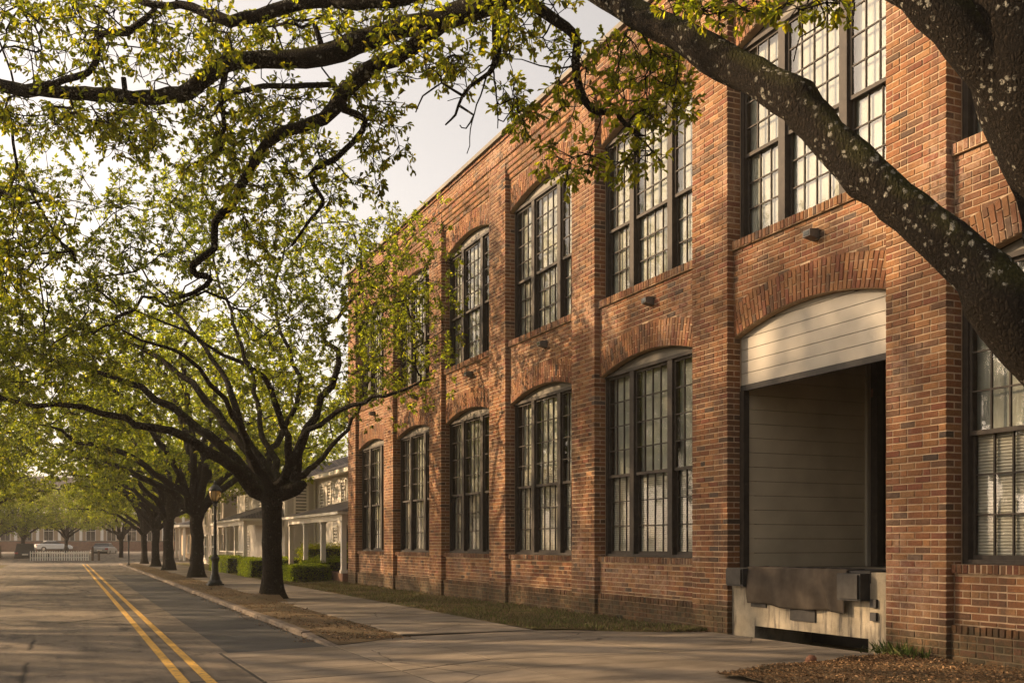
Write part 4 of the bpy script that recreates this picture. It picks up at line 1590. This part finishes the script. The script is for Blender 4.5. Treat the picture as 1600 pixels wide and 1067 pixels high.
l1([(430, 752, 31, 15), (415, 690, 32.4, 11), (398, 610, 34, 9), (372, 520, 35, 7), (340, 430, 36, 5), (330, 350, 36.5, 3)], top)
g_ = np.random.default_rng(31)
tg = []
while len(tg) < 1750:
    q = g_.normal(size=3)
    q /= np.linalg.norm(q)
    q = q * g_.uniform(.25, 1) ** (1 / 2.2)
    p = np.array([4.0, 30.6, 7.9]) + q * np.array([8.8, 7.6, 5.2])
    rr = math.hypot(p[0] - 5.8, p[1] - 30.2)
    if p[2] < 4.9 + .12 * max(0, 7 - rr) + .5 * g_.random(): continue
    if p[0] > 10.1: continue
    if noise.noise(Vector(p) * .42) < -.12: continue
    if p[2] > 8.5 and g_.random() < min(.62, .25 + .12 * (p[2] - 8.5)): continue
    if p[0] > 8.0 and g_.random() < .5: continue
    tg.append(p)
t1.reach(tg, .006, .19, 3.4, .4)
t1.thicken(2.4, .006)
r1 = root('street_tree', tuple(tb), 'nearest of the street trees, dark trunk forking low into many arching limbs', 'tree', 'street trees along the kerb')
finish_tree(t1, r1, M['bark'], (M['leaf'], ELM, ELMW, 5, 11, .46, (.08, .135), (.038, .062), False, True, .3), .07, tb)


# ---------------------------------------------------------------- the rest of the avenue
def avenue_tree(seed, n_t, leaf=(.12, .19), lean=0.0):
    t = Tree(seed)
    g = np.random.default_rng(seed + 100)
    tk = t.limb([(0, 0, -.3), (0, 0, .15), (0, 0, .6), (.03, 0, 1.6), (.0, .03, 2.6), (0, 0, 3.0)], [.62, .43, .33, .29, .30, .35], -1, .25, .015)
    n = 11
    for i in range(n):
        az = 2 * math.pi * (i + g.uniform(-.3, .3)) / n
        reach_ = g.uniform(5.4, 8.0) * (1.0 + .18 * math.cos(az - math.pi))
        hi = g.uniform(5.8, 7.2) if i % 2 == 0 else g.uniform(8.0, 11.0)
        if i % 2: reach_ *= .66
        pts, rad = [], []
        for u in (0, .12, .3, .5, .72, 1.0):
            h = 2.9 + (hi - 2.9) * (1 - (1 - u) ** 1.9)
            rr = reach_ * (u ** 1.12)
            a2 = az + .25 * math.sin(u * 4 + seed + i) * u
            pts.append((rr * math.cos(a2), rr * math.sin(a2), h + g.normal(0, .12) * (u > 0)))
            rad.append(.175 * (1 - u) ** .8 + .018)
        t.limb(pts, rad, tk[-1], .5, .07)
    tg = []
    while len(tg) < n_t:
        q = g.normal(size=3)
        q /= np.linalg.norm(q)
        q = q * g.uniform(.2, 1) ** (1 / 2.4)
        p = np.array([-.6, 0, 7.7]) + q * np.array([7.9, 7.6, 4.6])
        rr = math.hypot(p[0], p[1])
        if p[2] < 4.6 + .14 * max(0, 7 - rr): continue
        if noise.noise(Vector(p) * .4 + Vector((seed, 0, 0))) < -.14: continue
        tg.append(p)
    t.reach(tg, .008, .18, 2.6, .5)
    t.thicken(2.4, .008)
    return t


def dup(rt, loc, rz, sc, label, group):
    r = rt.copy()
    COL.objects.link(r)
    r.location, r.rotation_euler, r.scale = loc, (0, 0, rz), (sc, sc, sc)
    r['label'], r['group'] = label, group
    for ch in rt.children:
        c = ch.copy()
        COL.objects.link(c)
        c.parent = r
    return r


protos = []
spots = [((6.25, 51.0, .1), .3, 1.0, 'second street tree, just beyond the cast iron lamp post'),
         ((6.45, 65.9, .1), 2.4, 1.0, 'third street tree along the kerb, in front of the white house porch')]
for q, (loc, rz, sc, lab) in enumerate(spots):
    t = avenue_tree(40 + q, 860)
    rt = root('street_tree', (0, 0, 0), lab, 'tree', 'street trees along the kerb')
    finish_tree(t, rt, M['bark'], (M['leaf'], ELM, ELMW, 5, 10, .55, (.14, .23), (.07, .11), False, False, .3), .06)
    rt.location, rt.rotation_euler, rt.scale = loc, (0, 0, rz), (sc, sc, sc)
    protos.append(rt)
bpy.context.view_layer.update()
for q, (loc, rz, sc, lab) in enumerate([
        ((6.65, 76.8, .1), 4.0, .86, 'fourth street tree along the kerb, between two others'),
        ((6.8, 88.5, .1), 1.2, .78, 'fifth street tree, last one before the side street'),
        ((6.3, 110, .1), 5.2, .66, 'small bright leaved tree beyond the side street')]):
    dup(protos[q % 2], loc, rz, sc, lab, 'street trees along the kerb')
far = [((-5.2, 108.0, 0), 3.4, .52, 'low dark leaved tree at the far left corner of the street end'),
       ((-7.5, 112.5, 0), 1.4, .6, 'rounded tree behind the board fence at the street end'),
       ((1.5, 126, .4), 4.4, .62, 'leafy tree standing behind the white picket fence'),
       ((-12.5, 18.5, 0), 2.9, .70, 'added yard tree set back across the street, dappling the near road'),  # added out of view to break the sun on the near road
       ((-2.6, 117.5, .3), 2.0, .62, 'low leafy tree hanging over the parked dark car at the street end'),
       ((-11.0, 29.0, 0), 1.3, 1.34, 'leafy tree on the opposite side of the street, enlarged to shade the near bays'),  # height and position set so its shade covers the mill's near bays
       ((-8.6, 44.5, 0), 5.1, .98, 'leafy tree on the opposite kerb, second along'),
       ((-6.8, 58.0, 0), .9, .98, 'leafy tree on the opposite kerb, third along'),
       ((-6.8, 73.0, 0), 2.2, .98, 'leafy tree on the opposite kerb, fourth along'),
       ((-6.8, 88.0, 0), 4.2, .95, 'leafy tree on the opposite kerb, fifth along, near the side street'),
       ((-9.6, 118.0, 0), 5.0, .8, 'dark tree at the far corner behind the parked dark car'),
       ((-13, 124.0, 0), 1.0, .9, 'dark tree behind the corner tree across the side street'),
       ((19, 118.0, 0), 3.0, 1.0, 'tree behind the houses beyond the side street'),
       ((25, 84.0, 0), 1.7, 1.15, 'tall tree rising behind the white house roof'),
       ((27, 66.0, 0), .2, 1.05, 'tree behind the white house chimney')]
for q, (loc, rz, sc, lab) in enumerate(far):
    dup(protos[(q + 1) % 2], loc, rz, sc, lab, 'trees across the street and behind the houses')
# ================================================================== LAMP POST
lp = at(336, 918, 39.8)
lamp = root('lamp_post', (lp.x, lp.y, .06), 'black cast iron lamp post with amber glass lantern between the first two trees', 'lamp post')
c = (lp.x, lp.y, .06)
b = MB()
b.box(c[0] - .29, c[0] + .29, c[1] - .29, c[1] + .29, c[2], c[2] + .10)
b.lathe([(.27, .10), (.27, .16), (.24, .20), (.20, .24), (.19, .32), (.165, .40), (.15, .46)], c, 24)
b.build('base', M['iron'], lamp, False)
MB().lathe([(.13, .455), (.125, .9), (.14, .98), (.165, 1.04), (.165, 1.09), (.12, 1.14), (.085, 1.2)], c, 24, 1).build('pedestal', M['iron'], lamp)
MB().lathe([(.065, 1.19), (.058, 2.2), (.05, 3.02), (.07, 3.04), (.10, 3.06), (.07, 3.1), (.075, 3.14)], c, 20, 1).build('shaft', M['iron'], lamp)
lan = MB().lathe([(.06, 3.13), (.10, 3.16), (.12, 3.20), (.11, 3.22)], c, 20).build('lantern', M['iron'], lamp)
MB().lathe([(.10, 3.22), (.17, 3.32), (.215, 3.45), (.225, 3.56), (.20, 3.62)], c, 20).build('glass_bowl', M['amber_glass'], lan, True)
for i in range(8):
    a = i * math.pi / 4
    pts = [(c[0] + r * math.cos(a), c[1] + r * math.sin(a), c[2] + z) for r, z in ((.112, 3.2), (.18, 3.32), (.226, 3.45), (.238, 3.58), (.225, 3.64))]
    MB().tube(pts, .011, 5).build('lantern_rib', M['iron'], lan)
MB().lathe([(.25, 3.61), (.25, 3.65), (.22, 3.70), (.17, 3.76), (.11, 3.81), (.06, 3.84), (.05, 3.88), (.03, 3.90), (.05, 3.94), (.02, 4.0), (.005, 4.06)], c, 20).build('cap', M['iron'], lan)

# ================================================================== HEDGES
def hedge(name, x0, x1, y0, y1, h, label, n, cols, rnd=.05, z0=.08):
    rt = root(name, ((x0 + x1) / 2, (y0 + y1) / 2, z0), label, 'hedge', 'clipped hedges by the white house')
    m = MB()
    m.box(x0 + .06, x1 - .06, y0 + .06, y1 - .06, z0 - .05, z0 + h - .07)
    m.build('dark_core', M['hedge_core'], rt)  # solid dark box filling the hedge behind its leaves
    g = RNG
    ar = [(x1 - x0) * (y1 - y0), (y1 - y0) * h, (y1 - y0) * h, (x1 - x0) * h, (x1 - x0) * h]
    f = g.choice(5, size=n, p=np.array(ar) / sum(ar))
    u, v = g.random(n), g.random(n)
    P, N_ = np.zeros((n, 3)), np.zeros((n, 3))
    for q, (fx_, nn) in enumerate(((None, (0, 0, 1)), (x0, (-1, 0, 0)), (x1, (1, 0, 0)), (y0, (0, -1, 0)), (y1, (0, 1, 0)))):
        i = f == q
        if q == 0: P[i] = np.stack([x0 + (x1 - x0) * u[i], y0 + (y1 - y0) * v[i], np.full(i.sum(), z0 + h)], 1)
        elif q < 3: P[i] = np.stack([np.full(i.sum(), fx_), y0 + (y1 - y0) * u[i], z0 + h * v[i]], 1)
        else: P[i] = np.stack([x0 + (x1 - x0) * u[i], np.full(i.sum(), fx_), z0 + h * v[i]], 1)
        N_[i] = nn
    bump = np.array([noise.noise(Vector(p) * 1.9) * rnd * 1.6 + noise.noise(Vector(p) * 6) * rnd for p in P])
    P = P + N_ * (bump[:, None] + g.normal(-.01, rnd * .5, (n, 1)))
    D_ = rand_unit(n) + N_ * .6
    me = leaf_mesh('foliage', P, D_, N_ + rand_unit(n) * .8, g.uniform(.05, .095, n), g.uniform(.03, .05, n), palette(n, cols), M['hedge_leaf'])
    link(bpy.data.objects.new('foliage', me), rt)
    return rt


HG = [(.06, .085, .016), (.085, .11, .02), (.11, .135, .028)]
HL = [(.09, .115, .02), (.12, .14, .026), (.16, .165, .036)]


def ghx(px, py):
    p = at(px, py, FOC * 1.6 / (py - 850.0))
    return p.x, p.y


hx, hy = ghx(478, 911)
hedge('box_hedge', hx - .6, hx + 1.0, hy, hy + 1.5, .68, 'low dark box hedge block just behind the nearest street tree', 9000, HG)
hedge('box_hedge', 8.55, 9.5, 50.0, 53.5, .85, 'small clipped hedge block seen left of the nearest tree trunk', 6000, HG)
hedge('box_hedge', 8.6, 9.8, 57.5, 64.5, .85, 'long low clipped hedge beside the house path', 8000, HG)
hedge('box_hedge', 9.9, 13.2, 52.2, 53.4, .85, 'narrow clipped hedge running across in front of the porch', 7000, HG)
hedge('rounded_shrub', 10.2, 12.2, 45.0, 46.6, .85, 'loose rounded shrub beside the corner of the mill', 7000, HG, .14)
hedge('tall_hedge', 10.9, 14.6, 48.6, 50.2, 1.42, 'tall bright green hedge in front of the white house porch', 16000, HL, .16)

# ================================================================== THE WHITE HOUSE
def win(parent, axis, fixed, u0, u1, z0, z1, sgn=-1, bars=True, shutter=False):
    """sash window on a wall: axis 'x' = wall at x=fixed, spans y; axis 'y' = wall at y=fixed, spans x"""
    def bx(m, d0, d1, a, b, c_, d_):
        lo, hi = sorted((fixed + sgn * d0, fixed + sgn * d1))
        if axis == 'x': m.box(lo, hi, a, b, c_, d_)
        else: m.box(a, b, lo, hi, c_, d_)
    f = MB()
    t = .11
    bx(f, -.02, .07, u0 - t, u0, z0 - t, z1 + t)
    bx(f, -.02, .07, u1, u1 + t, z0 - t, z1 + t)
    bx(f, -.02, .07, u0, u1, z1, z1 + t)
    bx(f, -.02, .11, u0 - t - .04, u1 + t + .04, z0 - t - .03, z0 - .001)
    zm = (z0 + z1) / 2
    bx(f, -.01, .045, u0, u1, zm - .03, zm + .03)
    if bars:
        um = (u0 + u1) / 2
        bx(f, -.01, .04, um - .018, um + .018, z0, zm - .031)
        bx(f, -.01, .04, um - .018, um + .018, zm + .031, z1)
    w = f.build('window', M['white_paint'], parent)
    g = MB()
    bx(g, -.03, .02, u0, u1, z0, z1)
    g.build('pane', M['dark_glass'], w)
    if shutter:
        for (a, b_) in ((u0 - t - .42, u0 - t - .01), (u1 + t + .01, u1 + t + .42)):
            s = MB()
            bx(s, .0, .05, a, b_, z0 - .05, z1 + .05)
            s.build('shutter', M['green_shutter'], w)
    return w


def clap(parent, axis, fixed, u0, u1, z0, z1, sgn=-1, step=.17):
    """lapped weatherboards, one board above another, joined as one part"""
    m = MB()
    z = z0
    while z < z1 - .02:
        zt = min(z + step, z1)
        lo, hi = fixed + sgn * .035, fixed + sgn * .012
        if axis == 'x':
            m.quad((lo, u0, z), (hi, u0, zt), (hi, u1, zt), (lo, u1, z))
            m.quad((lo, u0, z), (lo, u1, z), (fixed, u1, z), (fixed, u0, z))
        else:
            m.quad((u0, lo, z), (u0, hi, zt), (u1, hi, zt), (u1, lo, z))
            m.quad((u0, lo, z), (u1, lo, z), (u1, fixed, z), (u0, fixed, z))
        z = zt
    o = m.build('siding', M['siding'], parent, fix=False)
    o['kind'] = 'stuff'
    return o


def hip(parent, x0, x1, y0, y1, z, rise, ov=.45, mat='shingle', name='roof'):
    x0, x1, y0, y1 = x0 - ov, x1 + ov, y0 - ov, y1 + ov
    w = min(x1 - x0, y1 - y0) / 2
    if y1 - y0 > x1 - x0:
        a, b_ = ((x0 + x1) / 2, y0 + w, z + rise), ((x0 + x1) / 2, y1 - w, z + rise)
        q = [((x0, y0, z), (x1, y0, z), a), ((x1, y1, z), (x0, y1, z), b_), ((x0, y1, z), (x0, y0, z), a, b_), ((x1, y0, z), (x1, y1, z), b_, a)]
    else:
        a, b_ = (x0 + w, (y0 + y1) / 2, z + rise), (x1 - w, (y0 + y1) / 2, z + rise)
        q = [((x0, y1, z), (x0, y0, z), a), ((x1, y0, z), (x1, y1, z), b_), ((x0, y0, z), (x1, y0, z), b_, a), ((x1, y1, z), (x0, y1, z), a, b_)]
    m = MB()
    for f in q:
        n = len(m.v)
        m.v += list(f)
        m.f.append(tuple(range(n, n + len(f))))
    m.f.append(tuple(range(0)) if False else ())
    m.f = [f for f in m.f if f]
    r = m.build(name, M[mat], parent)
    e = MB()
    e.box(x0 + .02, x1 - .02, y0 + .02, y1 - .02, z - .20, z - .004)
    e.build('eaves', M['white_paint'], r)
    return r


hs = root('white_house', (11.7, 57.4, 0), 'white weatherboard two storey house with grey hipped roof and columned porch behind the hedges', 'house')
XA, XB, YA, YM, YN = 11.7, 13.4, 57.4, 73.5, 43.5
EV = 5.35
w_ = MB()
w_.box(XA, 22, YA, YM, 0, EV - .2)
w_.box(XB, 21.9, YN, YA, 0, EV - .205)
w_.build('wall', M['siding'], hs)
clap(hs, 'x', XA, YA, YM, .5, EV - .2)
clap(hs, 'y', YA, XA, XB, .5, EV - .2)
clap(hs, 'x', XB, YN, YA, .5, EV - .2)
cb = MB()
cb.box(XA - .05, XA + .1, YA - .05, YA + .1, .4, EV - .2)
cb.box(XB - .05, XB - .001, YA - .12, YA - .04, .4, EV - .2)
cb.build('corner_board', M['white_paint'], hs)
hip(hs, XA, 22, YA, YM, EV, 1.75)
hip(hs, XB, 22, YN - 4, YA + 3, EV + .006, 1.75)
win(hs, 'y', YA, XA + .55, XA + 1.15, 3.15, 4.75, bars=False)
for u in (55.9, 54.3, 51.4, 48.4):
    win(hs, 'x', XB, u - .35, u + .35, 3.2, 4.75)
for u in (60.6, 64.8, 69.5):
    win(hs, 'x', XA, u - .5, u + .5, 3.2, 4.75)
for u in (55.6, 53.0, 47.6):
    win(hs, 'x', XB, u - .42, u + .42, .95, 2.5)
for u in (59.6, 63.0, 69.0):
    win(hs, 'x', XA, u - .5, u + .5, .75, 2.4)
dr_ = MB().box(XB - .06, XB + .02, 50.2, 51.3, .5, 2.6).build('front_door', M['wood_post'], hs)
MB().box(XB - .075, XB - .061, 50.45, 51.05, 1.5, 2.4).build('door_glass', M['dark_glass'], dr_)


def porch(x0, x1, y0, y1, zr, rise, cols):
    p = MB()
    p.box(x0, x1, y0, y1, .05, .48)
    pf = p.build('porch', M['far_brick'], hs)
    m = MB()
    o = .3
    a, b_, c_, d_ = (x0 - o, y0 - o, zr), (x0 - o, y1 + o, zr), (x1, y1 - .9, zr + rise), (x1, y0 + .9, zr + rise)
    m.v = [a, b_, c_, d_, (x1, y0 - o, zr), (x1, y1 + o, zr)]
    m.f = [(0, 3, 2, 1), (0, 4, 3), (1, 2, 5)]
    m.build('porch_roof', M['shingle'], pf)
    e = MB()
    e.box(x0 - o + .03, x1 - .04, y0 - o + .03, y1 + o - .03, zr - .12, zr - .005)
    e.box(x0 - .02, x0 + .2, y0, y1, zr - .36, zr - .121)
    e.box(x0 + .21, x1 - .04, y0, y0 + .2, zr - .36, zr - .121)
    e.build('porch_beam', M['white_paint'], pf)
    for yy in cols:
        q = MB()
        q.box(x0 + .0, x0 + .2, yy - .1, yy + .1, .6, zr - .44)
        q.box(x0 - .04, x0 + .24, yy - .14, yy + .14, .481, .6)
        q.box(x0 - .04, x0 + .24, yy - .14, yy + .14, zr - .44, zr - .361)
        q.build('column', M['white_paint'], pf)
    return pf


porch(9.5, XA - .04, 57.6, 67.2, 3.05, .85, (57.75, 60.8, 63.9, 67.05))
porch(10.75, XB - .04, 41.5, 52.0, 2.98, .8, (51.85, 48.6, 45.2, 41.7))
rail = MB()
for i in range(30):
    yy = 57.95 + i * .31
    rail.box(9.58, 9.62, yy - .02, yy + .02, .48, 1.2)
rail.box(9.56, 9.64, 57.86, 67.0, 1.2, 1.26)
rail.build('porch_railing', M['white_paint'], hs)
ch = MB()
ch.box(16.9, 18.1, 52.0, 53.2, 6.0, 8.35)
ch.box(16.82, 18.18, 51.92, 53.28, 8.0, 8.15)
ch.build('chimney', M['far_brick'], hs)
MB().tube([(XB - .14, YA - .2, .4), (XB - .14, YA - .2, EV - .25)], .045, 8).build('downpipe', M['white_paint'], hs)

# ---------------------------------------------------------------- houses further along
h2 = root('pale_house', (12, 78, 0), 'pale flat roofed two storey house half hidden behind the lamp post', 'house')
MB().box(11.2, 24, 76.5, 91, 0, 5.2).build('wall', M['pale_wall'], h2)
MB().box(10.8, 24.4, 76.1, 91.4, 5.2, 5.55).build('cornice', M['white_paint'], h2)
for u in (78.0, 81.5, 85.5, 89.0):
    win(h2, 'x', 11.2, u - .55, u + .55, 3.2, 4.6)
    win(h2, 'x', 11.2, u - .6, u + .6, .6, 2.3, shutter=(u < 80))
for u in (13.0, 16.0):
    win(h2, 'y', 76.5, u - .5, u + .5, 3.2, 4.6)
h3 = root('tan_house', (10.5, 95, 0), 'low tan house with a porch at the end of the row of trees', 'house')
MB().box(12.4, 22, 102.5, 116, 0, 3.4).build('wall', M['tan_wall'], h3)
hip(h3, 11.4, 22, 102.5, 116, 3.5, 1.6)
for u in (104, 107, 110.5):
    win(h3, 'x', 12.4, u - .5, u + .5, .9, 2.5)
for u in (102.8, 106, 109.5, 113):
    MB().box(11.35, 11.55, u - .1, u + .1, .1, 3.3).build('column', M['white_paint'], h3)

# ---------------------------------------------------------------- raised lot and long building that close the street
lot = MB()
lot.prism([(103, -.05), (113, .55), (119, .65), (260, .8), (260, -1), (103, -1)], 'x', -70, 70)
lo_ = lot.build('far_ground', M['asphalt'])
lo_['kind'] = 'structure'
rw = root('low_brick_wall', (0, 152, .7), 'low brown brick retaining wall behind the parked cars at the street end', 'wall')
MB().box(-10, 16, 152, 152.5, .5, 2.0).build('wall', M['far_brick'], rw)
MB().box(-10.05, 16.05, 151.95, 152.55, 2.0, 2.12).build('capstone', M['coping'], rw)
fb = root('far_building', (0, 170, .7), 'long grey brick building with white columns closing the end of the street', 'building')
MB().box(-26, 34, 170, 184, .5, 8.6).build('wall', M['tan_wall'], fb)
MB().box(-26.6, 34.6, 166.6, 184.6, 6.2, 6.9).build('cornice', M['white_paint'], fb)
hip(fb, -26, 34, 167, 184, 8.8, 3.2)
for i in range(21):
    x = -25 + i * 2.9
    MB().lathe([(.26, .6), (.22, 1.0), (.20, 5.9), (.28, 6.18)], (x, 167.2, 0), 10).build('column', M['white_paint'], fb)
    if i < 20:
        win(fb, 'y', 170, x + .85, x + 2.05, 2.2, 5.0)
        MB().box(x + .7, x + 2.2, 169.9, 169.95, .7, 1.9).build('base_panel', M['far_brick'], fb)

# white picket fence across the street end
pf_ = root('picket_fence', (.5, 106, .1), 'white picket fence across the far end of the street', 'fence')
for z in (.28, .72):
    MB().box(-1.75, 3.2, 106.02, 106.06, z + .1, z + .17).build('rail', M['white_paint'], pf_)
for i in range(25):
    x = -1.75 + i * .205
    MB().prism([(x - .045, .08), (x - .045, .98), (x, 1.05), (x + .045, .98), (x + .045, .08)], 'y', 105.98, 106.015).build('picket', M['white_paint'], pf_)
for (x, lab) in ((3.55, 'taller weathered wooden post beside the end of the white fence'), (4.1, 'shorter stout wooden post right of the white fence')):
    p = MB()
    p.box(x - .1, x + .1, 105.9, 106.1, 0, 1.35 if x < 4 else .95)
    p.prism([(x - .13, 1.35 if x < 4 else .95), (x, 1.45 if x < 4 else 1.05), (x + .13, 1.35 if x < 4 else .95)], 'y', 105.87, 106.13)
    tag(p.build('gate_post', M['wood_post']), lab, 'post')
# far wooden fence at the left
lf = root('board_fence', (-6.2, 110, 0), 'brown board fence under the dark corner tree at the street end', 'fence')
for i in range(14):
    MB().box(-8.9 + i * .33, -8.6 + i * .33, 110, 110.04, .1, 1.5).build('board', M['wood_post'], lf)
MB().box(-8.95, -4.2, 110.045, 110.1, .5, .6).build('rail', M['wood_post'], lf)

# fire hydrant and sign post
hp_ = at(76, 877, 100)
hy_ = root('fire_hydrant', (hp_.x, hp_.y, 0), 'small dark fire hydrant standing before the white picket fence', 'hydrant')
MB().lathe([(.17, 0), (.17, .06), (.11, .08), (.11, .5), (.14, .52), (.14, .57), (.10, .66), (.05, .72), (.04, .77)], (hp_.x, hp_.y, 0), 12).build('barrel', M['iron'], hy_)
MB().tube([(hp_.x - .2, hp_.y, .42), (hp_.x + .2, hp_.y, .42)], .065, 8).build('nozzle', M['iron'], hy_)
sp = at(201, 883, 80)
sg = root('sign_post', (sp.x, sp.y, .1), 'thin dark sign post on the kerb beyond the row of trunks', 'sign post')
MB().lathe([(.12, 0), (.12, .05), (.06, .12), (.055, 2.15), (.07, 2.2)], (sp.x, sp.y, .08), 8).build('post', M['iron'], sg)
MB().box(sp.x - .09, sp.x + .09, sp.y - .012, sp.y + .012, 1.9, 2.35).build('sign_plate', M['iron'], sg)


# ================================================================== PARKED CARS
def car(loc, rz, paint, label, suv=False):
    rt = bpy.data.objects.new('parked_car', None)
    rt.location, rt.rotation_euler = loc, (0, 0, rz)
    COL.objects.link(rt)
    tag(rt, label, 'car', 'cars parked at the street end')

    def part(m, n, mat, smooth=False):
        o = m.build(n, M[mat], None, smooth)
        o.parent = rt
        return o
    h = 1.72 if suv else 1.42
    L, W = (4.6, 1.86) if suv else (4.5, 1.78)
    prof = [(-L / 2, .32), (-L / 2, .72), (-L / 2 + .1, .95), (-L / 2 + (.12 if suv else .75), 1.02), (L / 2 - 1.25, 1.0), (L / 2 - .25, .82), (L / 2, .62), (L / 2, .32)]
    b = MB()
    for s, (k, zz) in enumerate(((1.0, 0),)):
        b.prism([(x, z) for x, z in prof], 'y', -W / 2, W / 2)
    body = part(b, 'body', paint)
    bev = body.modifiers.new('edge', 'BEVEL')
    bev.width, bev.segments = .09, 3
    r0, r1 = (-L / 2 + .1, -L / 2 + .45) if suv else (-L / 2 + .65, -L / 2 + 1.25)
    g = MB()
    base_ = [(r0, .99), (r1, h - .06), (L / 2 - 2.1, h - .06), (L / 2 - 1.3, .99)]
    n = len(g.v)
    for (x, z) in base_:
        wv = W / 2 - (.06 if z < 1.2 else .2)
        g.v += [(x, -wv, z), (x, wv, z)]
    g.f = [(0, 2, 4, 6), (1, 7, 5, 3), (0, 1, 3, 2), (2, 3, 5, 4), (4, 5, 7, 6)]
    cab = part(g, 'windows', 'dark_glass')
    rf = MB()
    rf.box(r1 - .06, L / 2 - 2.05, -W / 2 + .2, W / 2 - .2, h - .07, h)
    ro = part(rf, 'roof', paint)
    bv = ro.modifiers.new('edge', 'BEVEL')
    bv.width, bv.segments = .05, 2
    for sx in (-L / 2 + .85, L / 2 - .85):
        for sy in (-1, 1):
            m = MB()
            m.tube([(sx, sy * (W / 2 - .2), .33), (sx, sy * (W / 2 + .01), .33)], .33, 18)
            wh = part(m, 'wheel', 'tyre')
            m = MB()
            m.tube([(sx, sy * (W / 2 + .005), .33), (sx, sy * (W / 2 + .022), .33)], .20, 12)
            m.build('rim', M['chrome'], None).parent = wh
    for sy in (-1, 1):
        part(MB().box(-L / 2 - .02, -L / 2 + .1, sy * (W / 2 - .18) - .15, sy * (W / 2 - .18) + .15, .74, .9), 'tail_light', 'tail_lamp')
        part(MB().box(L / 2 - .16, L / 2 - .02, sy * (W / 2 - .22) - .18, sy * (W / 2 - .22) + .18, .60, .72), 'headlight', 'chrome')
    part(MB().box(-L / 2 - .05, -L / 2 + .02, -W / 2 + .1, W / 2 - .1, .34, .52), 'rear_bumper', 'tyre')
    part(MB().box(-L / 2 - .03, -L / 2 + .005, -.26, .26, .62, .74), 'number_plate', 'white_paint')
    return rt


p = at(40, 877, 101)
car((p.x, p.y, .0), R(90), 'car_dark', 'dark grey car seen from behind, parked left of the white fence', True)
p = at(163, 873, 112)
car((p.x, p.y, .35), R(75), 'car_silver', 'silver car partly behind the last street trees, right of the fence')
p = at(83, 860, 138)
car((p.x, p.y, .70), R(15), 'car_white', 'white car in the raised lot before the brown brick wall')
p = at(62, 860, 140)
car((p.x, p.y, .70), R(0), 'car_dark', 'dark car parked beside the white one in the raised lot')

# ================================================================== WARM EVENING HAZE
hz = MB().box(-720, 920, -140, 1520, -2.2, 19.0).build('haze', M['white_paint'])
t = NT('haze')
pv = t.n.new('ShaderNodeVolumePrincipled')
pv.inputs['Color'].default_value = (1.0, 0.92, 0.80, 1)
pv.inputs['Density'].default_value = 0.0006
pv.inputs['Anisotropy'].default_value = 0.45
t.l.new(pv.outputs[0], t.out.inputs['Volume'])
hz.data.materials[0] = t.m
tag(hz, 'thin warm evening haze hanging along the whole street', 'haze', kind='stuff')
